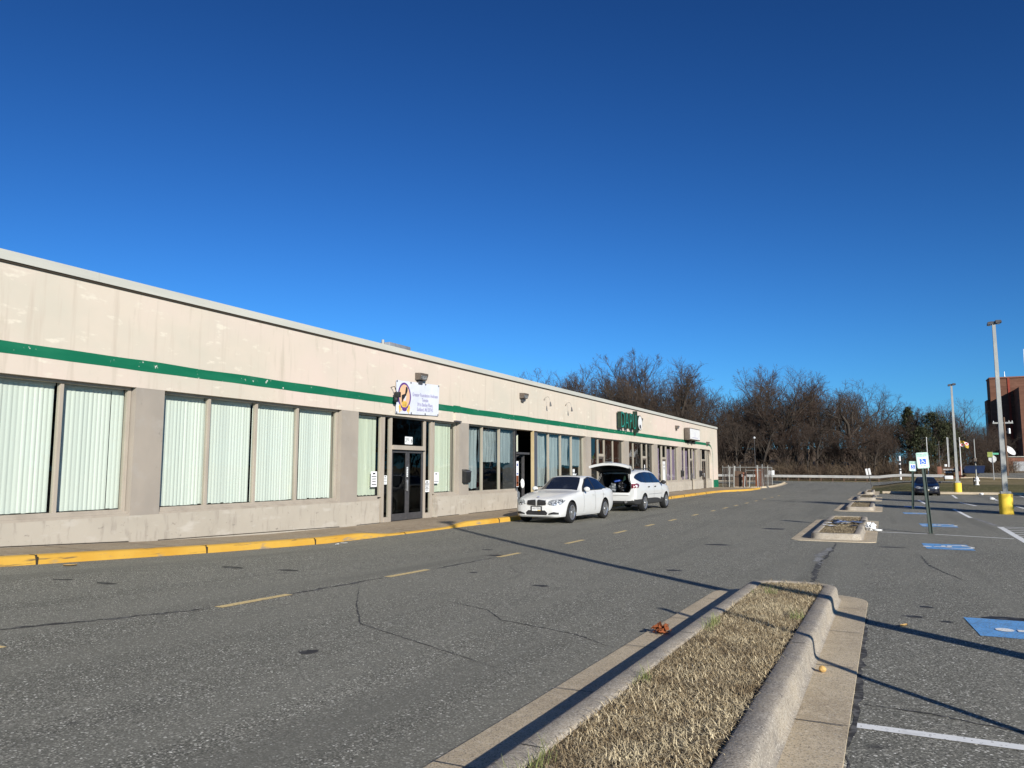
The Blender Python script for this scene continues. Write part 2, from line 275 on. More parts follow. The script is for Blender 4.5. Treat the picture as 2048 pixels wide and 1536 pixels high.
# ------------------------------------------------------------------ ground shape
def sm(a, b, t): t = min(1, max(0, (t-a)/(b-a))); return t*t*(3-2*t)
def pl(t, tab):
    if t <= tab[0][0]: return tab[0][1]
    for (a, za), (b, zb) in zip(tab, tab[1:]):
        if t <= b: return za + (zb-za)*(t-a)/(b-a)
    return tab[-1][1]
TA = [(-20,.75),(0,.55),(4,.44),(7,.30),(10.7,.135),(13.8,.03),(18,0)]
TB = [(-20,.7),(0,.35),(4,.26),(7,.20),(10,.135),(13,.07),(16,.03),(20,0)]
TR = [(59,0),(62,.25),(66,.44),(85,.40),(103,.30),(109,.66),(130,.95),(200,1.45),(500,2.5),(2000,6)]
TL = [(84,0),(105,.1),(126,.5),(142,2.2),(200,6.5),(500,9),(2000,12)]
def gz(x, y):
    k = min(1, max(0, (-x-6.5)/4.9)); z = pl(y, TB)*(1-k) + pl(y, TA)*k
    if y > 58:
        w = sm(-1.2, 2, x); z = pl(y, TR)*w + pl(y, TL)*(1-w)
    return z
def frange(a, b, n): return [a+(b-a)*i/(n-1) for i in range(n)]
def sheet(xs, ys, dz, keep=None):
    b = MB(); P = [[(x, y, gz(x,y)+dz) for x in xs] for y in ys]
    n = len(xs); vs = [p for r in P for p in r]
    fs = [(i*n+j, i*n+j+1, (i+1)*n+j+1, (i+1)*n+j) for i in range(len(ys)-1) for j in range(n-1)
          if keep is None or keep((xs[j]+xs[j+1])/2, (ys[i]+ys[i+1])/2)]
    return b.add(vs, fs, True)
def drape(b, poly, dz, n=6):
    """thin quad strip (two long edges) draped on the ground: poly = 4 corners"""
    p = [Vector((*q, 0)) for q in poly]
    L, Rr = [p[0].lerp(p[3], i/n) for i in range(n+1)], [p[1].lerp(p[2], i/n) for i in range(n+1)]
    b.grid([[(a.x, a.y, gz(a.x,a.y)+dz), (c.x, c.y, gz(c.x,c.y)+dz)] for a, c in zip(L, Rr)])

xs = sorted(set(frange(-200,-40,9) + frange(-40,60,41) + frange(60,260,11) + [-1.2,-.4,.4,1.2,2,-11.4,-6.5]))
ys = sorted(set(frange(-60,0,5) + frange(0,20,11) + frange(20,58,6) + frange(58,70,13) + frange(70,150,21) + frange(150,400,11) + [600,1000,1900]))
setting(part(sheet(xs, ys, -.06), 'ground', M['terrain'], None, True, None))
setting(part(sheet(frange(-120,5,46), frange(111,200,25), .02), 'woodland_floor', M['leafmould'], None, True, None))
xs2 = sorted(set(frange(-.9,60,40) + frange(-.9,3,9))); ys2 = frange(59.2,74,14)
setting(part(sheet(xs2, ys2, .004), 'grass_bank', M['bankgrass'], None, True, None))

lot_x = sorted(set([-11.6,-11.4,-6.5,-6] + frange(-11,62,37) + [-1.2])); lot_y = sorted(set(frange(-30,0,7)+frange(0,20,21)+frange(20,59,14)))
lot = setting(part(sheet(lot_x, lot_y, 0), 'parking_lot', M['asphalt'], None, True, None))
lane = setting(part(sheet(frange(-10.6,-1.1,9), frange(58.9,92,16), .003), 'access_road', M['asphalt'], None, True, None))
# the street beyond the lot, draped quad by quad
def road(name, L, Rr, dz):
    b = MB(); P = []
    for (a, c) in zip(L, Rr):
        P.append([(a[0]+(c[0]-a[0])*t/8, a[1]+(c[1]-a[1])*t/8, gz(a[0]+(c[0]-a[0])*t/8, a[1]+(c[1]-a[1])*t/8)+dz) for t in range(9)])
    return setting(part(b.grid(P), name, M['asphalt'], None, True, None))
def lerp_pts(P, n=8):
    out = []
    for a, c in zip(P, P[1:]): out += [(a[0]+(c[0]-a[0])*i/n, a[1]+(c[1]-a[1])*i/n) for i in range(n)]
    return out + [P[-1]]
road('street', lerp_pts([(-70,119.6),(-30,112),(-14.4,107.6),(-6,105.2),(2,102.6),(7,101)]), lerp_pts([(-70,108),(-30,99),(-14,91),(-6,88),(1,86),(6,85.5)]), .006)
road('side_street', lerp_pts([(9.9,109),(14.5,151),(19,190)]), lerp_pts([(60,104),(60,140),(70,186)]), .006)

# painted marks: parts of the lot
def mark(name, m, quads, dz=.004, n=8):
    b = MB()
    for q in quads: drape(b, q, dz, n)
    return part(b, name, m, lot)
for y0, y1 in [(-.6,.5),(2.9,4.0),(6.25,7.35),(9.38,10.48),(12.92,13.85),(16.29,17.4),(19.75,20.75),(22.6,23.5),(25.25,26.2),(28.5,29.4),(31.7,32.5),(34.1,35.1),(36.7,37.6),(39.6,40.5),(42.5,43.3),(45.4,46.2),(48.4,49.2),(51.4,52.2)]:
    x = -6.5 + .012*max(0, y0-20); mark('lane_dash', M['yline'], [[(x-.06,y0),(x+.06,y0),(x+.05,y1),(x-.06,y1)]])
def line(x0, y0, x1, y1, w=.1, m='wline'):
    d = Vector((x1-x0, y1-y0)).normalized(); q = Vector((-d.y, d.x))*w/2
    return [(x0-q.x,y0-q.y),(x0+q.x,y0+q.y),(x1+q.x,y1+q.y),(x1-q.x,y1-q.y)]
for a in [(-.21,4.95,5,4.9),(-.17,23.28,.93,23.12),(1.1,23.05,2.75,22.4)]: mark('stall_line', M['wline'], [line(*a)])
for a in [(3.35,45.4,3.72,41.4),(1.6,48,1.72,42.7),(3.9,58.2,3.68,51.5),(5.72,55.1,5.39,49.1),(5.3,42.2,5.36,36.5),(2.56,37.9,2.62,31.3),(7.6,58,7.4,51),(8.2,47,8.0,38)]:
    mark('stall_line', M['wline'], [line(*a, w=.13)])
mark('stall_line', M['wfaint'], [line(2.2,36.95,3.4,34.9,w=.1)]); mark('stall_line', M['wfaint'], [line(2.7,31.0,2.95,27.2,w=.14)])
mark('hatched_aisle', M['wline'], [line(2.97,26.82,2.88,21.2,w=.16), line(2.95,26.8,6.2,26.4,w=.1)] + [line(2.95,26.2-i*.75,6.0,26.75-i*.75-1.0,w=.09) for i in range(7)])

def wheelchair(sz):
    """symbol in a unit drawing: list of polygons (x right, y up)"""
    P = []
    c = [(-.12+.09*math.cos(t), .40+.09*math.sin(t)) for t in frange(0,2*PI,13)[:-1]]; P.append(c)
    P.append([(-.17,.28),(-.07,.28),(-.02,-.06),(-.12,-.06)]); P.append([(-.1,.14),(.16,.12),(.16,.05),(-.09,.06)])
    P.append([(-.12,-.06),(.2,-.06),(.2,.02),(-.1,.02)]); P.append([(.13,-.03),(.22,.0),(.36,-.34),(.28,-.36)]); P.append([(.28,-.37),(.42,-.33),(.42,-.26),(.27,-.29)])
    for i in range(11):
        t0, t1 = R(130+i*19), R(130+(i+1)*19)
        P.append([(-.06+.31*math.cos(t0), -.16+.31*math.sin(t0)), (-.06+.31*math.cos(t1), -.16+.31*math.sin(t1)), (-.06+.24*math.cos(t1), -.16+.24*math.sin(t1)), (-.06+.24*math.cos(t0), -.16+.24*math.sin(t0))])
    return [[(x*sz, y*sz) for x, y in q] for q in P]
for (x0, x1, y0, y1) in [(.72,1.9,8.4,9.5),(.73,1.62,18.75,20.17),(.93,1.86,26.05,27.4),(.6,1.42,33.0,34.05),(.76,1.52,38.9,40)]:
    pad = mark('accessible_bay_pad', M['bluepad'], [[(x0,y0),(x1,y0-.02),(x1-.05,y1),(x0-.05,y1)]])
    b = MB(); cx, cy = (x0+x1)/2, (y0+y1)/2
    for q in wheelchair(min(1.3, (y1-y0)*1.0)):
        # the symbol is painted to be read from the bay, lying on its side from here
        pts = [(cx - yv*.8, cy + xv, 0) for xv, yv in q]; b.add([(p[0], p[1], gz(p[0],p[1])+.009) for p in pts], [tuple(range(len(pts)))])
    part(b, 'wheelchair_symbol', M['wline'], pad)
def ragged(path, w, m, name, dz=.003, seed=1):
    rnd = random.Random(seed); P = []
    pts = lerp_pts(path, 14)
    for i, (x, y) in enumerate(pts):
        a = pts[min(i+1,len(pts)-1)]; c = pts[max(i-1,0)]; d = Vector((a[0]-c[0], a[1]-c[1])).normalized(); n = Vector((-d.y, d.x))
        o = rnd.uniform(-.6,.6)*w; ww = w*rnd.uniform(.25,1.1)*min(1,.15+4*min(i,len(pts)-1-i)/len(pts))
        l = (x+n.x*(o-ww), y+n.y*(o-ww)); r = (x+n.x*(o+ww), y+n.y*(o+ww)); P.append([(*l, gz(*l)+dz), (*r, gz(*r)+dz)])
    part(MB().grid(P), name, m, lot)
ragged([(-.98,10.9),(-1.02,12.6),(-1.1,14.4),(-1.06,16.5),(-1.1,19.6)], .05, M['seam'], 'asphalt_seam', seed=2)
ragged([(-1.1,14.4),(-1.2,16.2),(-1.08,18.2)], .09, M['wfaint'], 'asphalt_seam', dz=.0035, seed=3)
ragged([(-8.3,2.6),(-7.12,4.34),(-6.71,5.56),(-6.52,6.2)], .05, M['seam'], 'asphalt_seam', seed=4)
ragged([(-6.5,7.4),(-6.5,9.3)], .05, M['seam'], 'asphalt_seam', seed=5); ragged([(-6.48,10.5),(-6.52,12.9)], .04, M['seam'], 'asphalt_seam', seed=6)
ragged([(-4.7,7.87),(-3.9,7.5),(-3.5,7.02),(-2.6,6.7),(-2.1,6.3)], .012, M['seam'], 'asphalt_seam', seed=7)
ragged([(-6.4,8.6),(-5.4,7.2),(-4.6,6.2),(-3.4,5.6),(-2.6,5.2)], .010, M['seam'], 'asphalt_seam', seed=17)
ragged([(-.24,4.0),(-.23,6),(-.24,7.6),(-.25,9.3)], .03, M['seam'], 'asphalt_seam', dz=.0025, seed=8)
ragged([(-.2,5.45),(.2,5.4),(.45,5.3),(.85,5.2)], .016, M['seam'], 'asphalt_seam', seed=9)
ragged([(.55,17.2),(.6,15.4),(.78,14.2),(1.0,13.2)], .02, M['seam'], 'asphalt_seam', seed=10)
for i, (x, y, a, b_) in enumerate([(1.12,9.63,.3,.07),(1.5,9.66,.4,.06),(-4.2,9.6,.13,.05),(-5.7,10.5,.07,.04),(-4.2,5.0,.09,.05),(-8.2,9.2,.2,.06),(-9.1,9.0,.25,.06),(-6.7,13.2,.2,.08),(-7.4,14.2,.2,.06),(-3.1,12.4,.16,.06),(-2.9,23.2,.35,.12),(-3.4,17.6,.3,.1),(.35,10.1,.1,.04),(.2,9.3,.12,.04),(.5,9.1,.08,.03),(.05,18.8,.3,.06),(-9.6,6.6,.18,.06),(-8.9,6.7,.16,.05)]):
    rnd = random.Random(i); pts = [(x+a*math.cos(t)*rnd.uniform(.6,1.1), y+b_*2*math.sin(t)*rnd.uniform(.6,1.1)) for t in frange(0,2*PI,15)[:-1]]
    part(MB().add([(*p, gz(*p)+.0022) for p in pts], [tuple(range(14))]), 'oil_stain', M['oil'], lot)

# ------------------------------------------------------------------ sidewalk and yellow kerb
KX = [(-30,-11.45),(10,-11.42),(13.7,-11.38),(16.5,-11.34),(20,-11.28),(22.8,-11.05),(30,-11.0),(44,-11.0),(56,-10.95),(58.5,-10.7),(61,-9.9),(63,-9.55),(69,-9.5)]
def kx(y): return pl(y, KX)
def kh(y): return .135 - .10*sm(15.2,16.8,y)*(1-sm(19.3,20.6,y))
ksy = sorted(set(frange(-20,14,35)+frange(14,24,41)+frange(24,55,32)+frange(55,68,27)))
b = MB(); P = []
for y in ksy:
    x = kx(y); z = gz(x,y); h = kh(y)
    prof = [(.03,-.05),(.012,h*.55),(0,h-.03),(-.012,h-.01),(-.035,h),(-.17,h+.004),(-.172,h-.004)]
    P.append([(x+a, y, z+c) for a, c in prof])
part_k = setting(part(b.grid(P), 'yellow_kerb', M['yellow'], None, True, 60))
b = MB()
for y in [-1.6,1.4,4.4,7.42,10.62,13.62,17.1,22.1,25.1,28.2,31.3,34.4,37.5,40.6,43.7,46.8,49.9,53]:
    x = kx(y); z = gz(x,y); h = kh(y)
    b.box(x-.03, x+.032, y-.014, y+.014, z+.0, z+h-.02); b.box(x-.165, x+.005, y-.009, y+.009, z+h-.02, z+h+.007)
part(b, 'kerb_joint', M['dark_gap'], part_k)
b = MB(); P = []
for y in ksy:
    x = kx(y)-.17; z = gz(kx(y),y)
    zw = z+.15
    P.append([(x+(-13.9-x)*t, y, z+kh(y)-.002 + (zw-z-kh(y))*sm(0,.6,t)) for t in (0,.25,.5,.75,1)])
walk = setting(part(b.grid(P), 'sidewalk', M['walk'], None, True, None))
b = MB()
for y in frange(-2,66,46):
    b.add([(kx(y)-.18, y-.006, gz(kx(y),y)+kh(y)+.002), (kx(y)-.18, y+.006, gz(kx(y),y)+kh(y)+.002), (-13.0, y+.006, gz(kx(y),y)+.152), (-13.0, y-.006, gz(kx(y),y)+.152)], [(0,1,2,3)])
part(b, 'walk_joint', M['dark_gap'], walk)
def wz(y): return gz(kx(y), y) + .15

# concrete kerb and verge on the left of the access road
b = MB(); P = []
for (x, y) in lerp_pts([(-11.9,69.2),(-10.2,70.5),(-9.5,73),(-9.6,78),(-10.0,88),(-10.6,96),(-14,101),(-24,104)], 5):
    z = gz(x,y); P.append([(x+.35,y,z+.005),(x+.05,y,z+.02),(x,y,z+.14),(x-.16,y,z+.15),(x-.17,y,z-.1)])
setting(part(b.grid(P), 'concrete_kerb', M['gutter'], None, True, 50))
b = MB(); P = [[(x, y, gz(x,y)+.005), (x,y-.16,gz(x,y)+.03), (x,y-.02,gz(x,y)+.17), (x,y+.16,gz(x,y)+.18), (x,y+.3,gz(x,y)+.02)] for x in frange(-.2,60,40) for y in [59.0]]
setting(part(b.grid(P), 'lot_end_kerb', M['gutter'], None, True, 50))
b = MB(); P = []
for (x, y) in lerp_pts([(8.2,107.4),(10,108.2),(14,106.6),(22,105.2),(40,103)], 5): P.append([(x,y-.5,gz(x,y)+.02),(x,y-.4,gz(x,y)+.12),(x,y,gz(x,y)+.12),(x,y+.1,gz(x,y)+.0)])
setting(part(b.grid(P), 'street_kerb', M['gutter'], None, True, 50))
b = MB(); P = []
for (x, y) in lerp_pts([(17,150),(26,141),(45,120)], 6): P.append([(x-.7,y-.9,gz(x,y)+.0),(x-.6,y-.8,gz(x,y)+.25),(x,y,gz(x,y)+.3),(x+1,y+1.4,gz(x,y)+.28)])
setting(part(b.grid(P), 'far_pavement', M['walk'], None, True, 50))
# ------------------------------------------------------------------ traffic islands
def rrect(x0, x1, y0, y1, r, n=7):
    r = max(.02, min(r, (x1-x0)/2-.01, (y1-y0)/2-.01)); out = []
    for cx, cy, a in [(x1-r,y1-r,0),(x0+r,y1-r,90),(x0+r,y0+r,180),(x1-r,y0+r,270)]:
        out += [(cx+r*math.cos(R(a+90*i/n)), cy+r*math.sin(R(a+90*i/n))) for i in range(n+1)]
    # subdivide long straight edges so that the ring follows the slope of the lot
    res = []
    for i, p in enumerate(out):
        q = out[(i+1)%len(out)]; k = (4, 30, 4, 30)[i//(n+1)] if i % (n+1) == n else 1
        res += [(p[0]+(q[0]-p[0])*t/k, p[1]+(q[1]-p[1])*t/k) for t in range(k)]
    return res
def island(label, x0, x1, y0, y1, r=.55, ends=(.3,.12), wl=.43, wr=.31, blades=0, seed=0):
    t = thing('traffic_island', label, 'island', ((x0+x1)/2, (y0+y1)/2, gz((x0+x1)/2,(y0+y1)/2)), group='kerbed islands down the middle of the lot')
    kx0, kx1, ky0, ky1 = x0+wl, x1-wr, y0+ends[0], y1-ends[1]
    rings = []
    def ring(a, c, d, e, rr, dz): return [(x, y, gz(x,y)+dz) for x, y in rrect(a, c, d, e, rr)]
    b = MB()
    G = [ring(x0-.005,x1+.005,y0-.005,y1+.005,r,-.03), ring(x0,x1,y0,y1,r,.012), ring(kx0-.04,kx1+.04,ky0-.04,ky1+.04,r*.8,.02), ring(kx0+.02,kx1-.02,ky0+.02,ky1-.02,r*.75,.022)]
    gb = b.grid(G, True, True); gb.cm = 1
    kb = MB(); b = kb
    K = [(-.03,.021),(-.010,.030),(0,.05),(.008,.122),(.015,.148),(.028,.161),(.048,.167),(.150,.168),(.162,.160),(.166,.10)]
    KR = [ring(kx0+a,kx1-a,ky0+a,ky1-a,max(.1,r*.8-a),dz) for a, dz in K]
    b.grid(KR, True, True); kb.cm = 1; y = y0+1.2; k = 0
    while y < y1-.8:
        for (xa, xb, dz) in [(x0+.005, kx0-.03, .0245), (kx1+.03, x1-.005, .0245), (kx0+.045, kx0+.155, .1695), (kx1-.155, kx1-.045, .1695)]:
            if k % 2 and dz > .1: continue
            (gb if dz < .1 else kb).add([(xa,y-.005,gz(xa,y)+dz),(xb,y-.005,gz(xb,y)+dz),(xb,y+.005,gz(xb,y)+dz),(xa,y+.005,gz(xa,y)+dz)], [(0,1,2,3)])
        y += 1.52; k += 1
    part(gb, 'gutter', [M['gutter'], M['seam']], t, sharp=50); part(kb, 'kerb', [M['kerbstone'], M['seam']], t, sharp=60)
    sx0, sx1, sy0, sy1 = kx0+.16, kx1-.162, ky0+.16, ky1-.16
    X, Y = frange(sx0, sx1, 9), frange(sy0, sy1, 30)
    b = MB().grid([[(x, y, gz(x,y)+.146+.014*noise.noise(Vector((x*3,y*3,seed)))) for x in X] for y in Y])
    soil = part(b, 'turf', M['soil'], t)
    if blades:
        rnd = random.Random(seed+1); b = MB(); g = MB()
        n = 0
        while n < blades:
            yy = sy0 + (sy1-sy0)*(rnd.random() if blades < 9000 else rnd.random()**.8)
            xx = rnd.uniform(sx0+.012, sx1-.006)
            dens = noise.noise(Vector((xx*2.2, yy*2.2, 3+seed)))
            n += 1
            if dens < -.25 and rnd.random() < .5: continue
            gr = (noise.noise(Vector((xx*2.4, yy*2.1, 9.5))) > .60 or (abs(xx-sx0) < .09 and noise.noise(Vector((0, yy*2.6, 4.5))) > .46)) and rnd.random() < .5
            L = rnd.uniform(.045,.125); a = rnd.uniform(0, 2*PI); lean = rnd.uniform(1.25,2.7) if not gr else rnd.uniform(.3,.9)
            w = rnd.uniform(.0012,.0028); dx, dy = math.cos(a), math.sin(a); z = gz(xx,yy)+.138+rnd.uniform(0,.02)
            pts = []; px_, py_, pz = xx, yy, z; ang = lean*.55
            for sgm in range(4):
                ww = w*(1-sgm*.27); pts += [(px_-dy*ww, py_+dx*ww, pz), (px_+dy*ww, py_-dx*ww, pz)]
                st = L/3; px_ += dx*math.sin(ang)*st; py_ += dy*math.sin(ang)*st; pz += math.cos(ang)*st; ang += lean*rnd.uniform(.2,.75)
            (g if gr else b).add(pts, [(0,1,3,2),(2,3,5,4),(4,5,7,6)])
        o = part(b, 'dry_grass', M['straw'], t, sharp=None); setting(o, 'stuff')
        if g.v: o = part(g, 'green_grass', M['greenblade'], t, sharp=None); setting(o, 'stuff')
    return t
island('long kerbed island in the foreground with dry straw grass', -2.03, -.25, -7, 10.62, blades=62000, ends=(.3,.14), seed=1)
island('short island holding a heap of blue and white litter', -2.12, -.25, 19.7, 28.0, r=.3, ends=(.34,.3), blades=5200, seed=2)
island('bare kerbed island next beyond the littered one', -1.95, -.16, 34.0, 41.0, r=.3, ends=(.34,.3), blades=1800, seed=3)
island('small far island between the bare one and the grass bank', -1.9, -.2, 45.4, 51.6, r=.3, ends=(.34,.3), blades=900, seed=4)
island('last kerbed island touching the grass bank', -1.75, -.4, 56.2, 63.5, r=.3, ends=(.34,.3), seed=5)

# ------------------------------------------------------------------ the shopping strip
FX = -13.06; GX = FX-.17; HEAD = 3.27; SILL = .84
Y0, Y1 = -9.0, 68.45
bld = thing('shopping_strip', 'long single storey strip of shops with cream upper wall and green stripe', 'building', (FX, 30, .1))
B = lambda mb, n, m, p=bld, **k: part(mb, n, M[m] if isinstance(m, str) else m, p, **k)
# upper wall, with the rounded opening corner of the last bay and the end pier
b = MB(); b.box(FX-.42, FX, Y0, 65.0, HEAD, 5.145)
arc = [(65.62,3.27)] 
pr = [(65.0,5.145),(Y1,5.145),(Y1,-.1),(65.62,-.1),(65.62,2.55)] + [(65.0+.62*math.cos(R(a)), 2.55+.72*math.sin(R(a))) for a in frange(8,82,7)] + [(65.0,3.27)]
b.prism(pr, lambda y, z: (FX,y,z), lambda y, z: (FX-.42,y,z))
b.box(-33, FX-.42, Y1-.3, Y1-.003, -.1, 5.14); b.box(-33, -32.7, Y0, Y1-.3, -.1, 5.14); b.box(-32.7, FX-.42, Y0, Y0+.3, -.1, 5.14)
B(b, 'facade_wall', 'stucco', sharp=None)
b = MB(); b.box(-32.95, FX-.03, Y0+.02, Y1-.02, 5.0, 5.13); B(b, 'roof_deck', 'steel')
b = MB()
y = Y0
while y < Y1:
    e = min(y+3.05, Y1+.04); b.hexa([(FX-.3,y,5.14),(FX+.055,y,5.155),(FX+.055,e-.006,5.155),(FX-.3,e-.006,5.14),(FX-.3,y,5.35),(FX+.045,y,5.325),(FX+.045,e-.006,5.325),(FX-.3,e-.006,5.35)]); y += 3.05
b.box(-33.05, FX-.3, Y1-.3, Y1+.04, 5.15, 5.34)
B(b, 'coping', 'coping')
B(MB().box(FX-.01, FX+.03, Y0, Y1, 5.118, 5.142), 'coping_gap', 'dark_gap')
# green stripe: runs along the wall, then turns down at the end in a thin curved line
b = MB(); ysr = frange(Y0, 64.3, 190)
b.grid([[(FX+.004, yy, 3.605+.012*noise.noise(Vector((yy*.9,0,1)))), (FX+.004, yy, 3.812+.014*noise.noise(Vector((yy*.8,5,2))))] for yy in ysr], False)
cur = [(64.3,3.71,.10),(64.9,3.70,.10),(65.5,3.60,.07),(66.0,3.38,.05),(66.25,3.0,.045),(66.3,2.4,.04),(66.32,1.0,.04),(66.32,.16,.04)]
P = []
for i, (yy, zz, w) in enumerate(cur):
    a, c = cur[max(0,i-1)], cur[min(len(cur)-1,i+1)]; d = Vector((c[0]-a[0], c[1]-a[1])).normalized(); P.append([(FX+.004, yy-d.y*w, zz+d.x*w), (FX+.004, yy+d.y*w, zz-d.x*w)])
b.grid(P, False)
b.box(FX-.02, FX+.012, 66.45, Y1+.012, .12, .78); b.box(FX-.3, FX+.012, Y1-.01, Y1+.012, .12, .78)
B(b, 'green_stripe', 'greenpaint', sharp=None)
B(MB().box(FX-.05, FX+.05, 22.55, 22.95, 3.598, 3.83), 'stripe_box', 'greenpaint')
B(MB().box(FX-.05, FX+.06, 22.6, 22.95, 3.32, 3.59), 'outlet_box', 'stucco')
B(MB().box(FX-.05, FX+.09, 22.58, 22.97, 3.27, 3.32), 'outlet_lamp', 'darkmetal')
# soffit behind the head and a dark shop behind everything
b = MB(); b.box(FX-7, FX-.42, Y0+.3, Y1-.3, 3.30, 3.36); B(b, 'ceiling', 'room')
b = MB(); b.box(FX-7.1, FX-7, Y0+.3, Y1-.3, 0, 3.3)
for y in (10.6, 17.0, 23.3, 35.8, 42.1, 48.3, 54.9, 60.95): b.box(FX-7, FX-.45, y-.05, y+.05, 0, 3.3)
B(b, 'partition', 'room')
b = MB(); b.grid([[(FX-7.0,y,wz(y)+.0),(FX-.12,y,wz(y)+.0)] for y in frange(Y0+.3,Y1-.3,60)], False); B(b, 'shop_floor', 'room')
# piers: face flush with the wall, stepped return on their near side
piers = [(3.95,4.65),(10.26,10.92),(16.60,17.34),(22.98,23.65),(35.45,36.17),(41.70,42.51),(47.95,48.66),(54.45,55.18),(60.68,61.36)]
for a, c in piers:
    b = MB(); b.box(FX-.42, FX-.004, a, c, SILL-.04, HEAD+.001)
    B(b, 'pier', 'taupe'); B(MB().box(FX-.42, FX-.005, a, c, wz(a)-.3, SILL-.04), 'pier_base', 'lowwall')

def lowwall(a, c, top=SILL-.04):
    zb = wz(a)
    b = MB(); b.box(FX-.36, FX-.006, a, c, min(wz(a),wz(c))-.3, top); w = B(b, 'low_wall', 'lowwall')
    b = MB(); b.box(GX-.05, FX-.02, a+.002, c-.002, top, top+.045); b.box(GX-.05, GX+.085, a+.002, c-.002, top+.045, top+.085); B(b, 'sill', 'frame', w)
    b = MB(); b.add([(FX+.004,a,wz(a)+.004),(FX+.004,c,wz(c)+.004),(FX+.004,c,wz(c)+.02),(FX+.004,a,wz(a)+.018)], [(0,1,2,3)]); B(b, 'wall_base_gap', 'dark_gap', w)
    return w
def blind(parent, a, c, z0, z1, m='blind', slat=.089, seed=0, lit=0):
    rnd = random.Random(seed*13+7); b = MB(); y = a; X = GX-.13
    while y < c-.01:
        e = min(y+slat*.99, c); tw = rnd.uniform(-.008,.008); q = rnd.uniform(-.006,.006); zb = z0+rnd.uniform(-.004,.006)
        if rnd.random() < .035: y += slat*rnd.uniform(.12,.4)      # a slat turned aside leaves a dark slit
        zb += rnd.choice((0,0,0,0,0,0,.012,-.004))
        b.grid([[(X, y, z), (X+.006+tw*.6, y+slat*.28, z), (X+.009+tw*.6, y+slat*.52, z), (X+.006+tw*.6, y+slat*.76, z), (X, y+slat, z)] for z in (zb, z1)])
        y += slat
    o = B(b, 'blind', m, parent, sharp=None)
    B(MB().box(X-.03, X+.03, a, c, z1, z1+.05), 'blind_rail', 'white', parent)
    return o
def curtain(parent, a, c, z0, z1, m='curtain', seed=0, amp=.03):
    rnd = random.Random(seed); b = MB(); X = GX-.16; n = max(14, int((c-a)/.035)); P = []
    zs = frange(z1, z0, 12)
    for k, z in enumerate(zs):
        row = []
        for i in range(n+1):
            y = a+(c-a)*i/n; v = noise.noise(Vector((y*7, seed, k*.12)))*amp*1.4 + math.sin(y*31+seed+.4*math.sin(z*2))*amp*.5
            hz = z + (0 if k < 11 else .05*noise.noise(Vector((y*6, seed*3, 1))))
            pull = .05*noise.noise(Vector((z*1.7, seed, y*.3))) if 0 < i < n else .10*noise.noise(Vector((z*1.5, seed*2+i, 0)))
            row.append((X+v, y+pull, hz))
        P.append(row)
    return B(b.grid(P), 'curtain', m, parent, sharp=None)
def pane(parent, a, c, z0, z1, dark=False):
    b = MB(); b.add([(GX-.004,a,z0),(GX-.004,c,z0),(GX-.004,c,z1),(GX-.004,a,z1)], [(0,1,2,3)]); return B(b, 'pane', 'darkglass' if dark else 'glass', parent)
def mull(b, y, z0, z1, w=.06): b.box(GX-.05, GX+.045, y-w/2, y+w/2, z0, z1)
def window(a, c, mulls, z0=SILL+.045, z1=HEAD, fill='blind', fm='frame', seed=0, dark=False, skip=()):
    """one shop window: frame with its mullions; panes and what hangs behind them are its children"""
    b = MB(); mull(b, a+.03, z0, z1); mull(b, c-.03, z0, z1)
    for y in mulls: mull(b, y, z0, z1, .062)
    b.box(GX-.03, FX-.10, a+.06, c-.06, z1-.05, z1); b.box(GX-.03, FX-.12, a+.06, c-.06, z0, z0+.04)
    w = B(b, 'window', fm)
    es = [a+.06]
    for y in mulls: es += [y-.031, y+.031]
    es.append(c-.06)
    for i in range(0, len(es), 2):
        p, q = es[i], es[i+1]
        pane(w, p, q, z0+.04, z1-.05, dark)
        if i//2 in skip: continue
        if fill == 'blind': blind(w, p+.0, q-.0, z0+.05, z1-.09, seed=seed*7+i)
        elif fill == 'blindcream': blind(w, p, q-.04, z0+.06, z1-.11, 'blindcream', .06, seed=seed*7+i)
        elif fill == 'purple': curtain(w, p, q, z0+.05, z1-.22, 'purple', seed*5+i, .025)
    return w
def door_leaf(parent, a, c, z0, z1, m='darkmetal', handle=1, x=None, glass='darkglass', name='door'):
    X = GX+.02 if x is None else x
    b = MB(); s = .085
    b.box(X-.045, X, a, a+s, z0, z1); b.box(X-.045, X, c-s, c, z0, z1); b.box(X-.045, X, a+s, c-s, z1-s, z1); b.box(X-.045, X, a+s, c-s, z0, z0+.2)
    d = B(b, name, m, parent)
    B(MB().add([(X-.024,a+s,z0+.2),(X-.024,c-s,z0+.2),(X-.024,c-s,z1-s),(X-.024,a+s,z1-s)], [(0,1,2,3)]), 'door_glass', glass, d)
    if handle:
        y = c-.05 if handle > 0 else a+.05
        h = MB(); h.bbox(X+.03, X+.05, y-.035, y+.035, z0+.86, z0+1.2, .006); h.box(X, X+.03, y-.02, y+.02, z0+.9, z0+.93); h.box(X, X+.03, y-.02, y+.02, z0+1.13, z0+1.16); B(h, 'handle', 'steel', d)
    return d

# bay 0 and 1: wide blinds
lowwall(-9, 3.95); window(-2.5, 3.80, [-1.2,.05,1.3,2.55], seed=30)
lowwall(4.65, 10.26); w0 = window(4.65, 10.24, [6.05,7.44,8.84], seed=1)
lowwall(10.92, 16.60); window(10.92, 16.58, [12.20,13.61,15.02], seed=2)
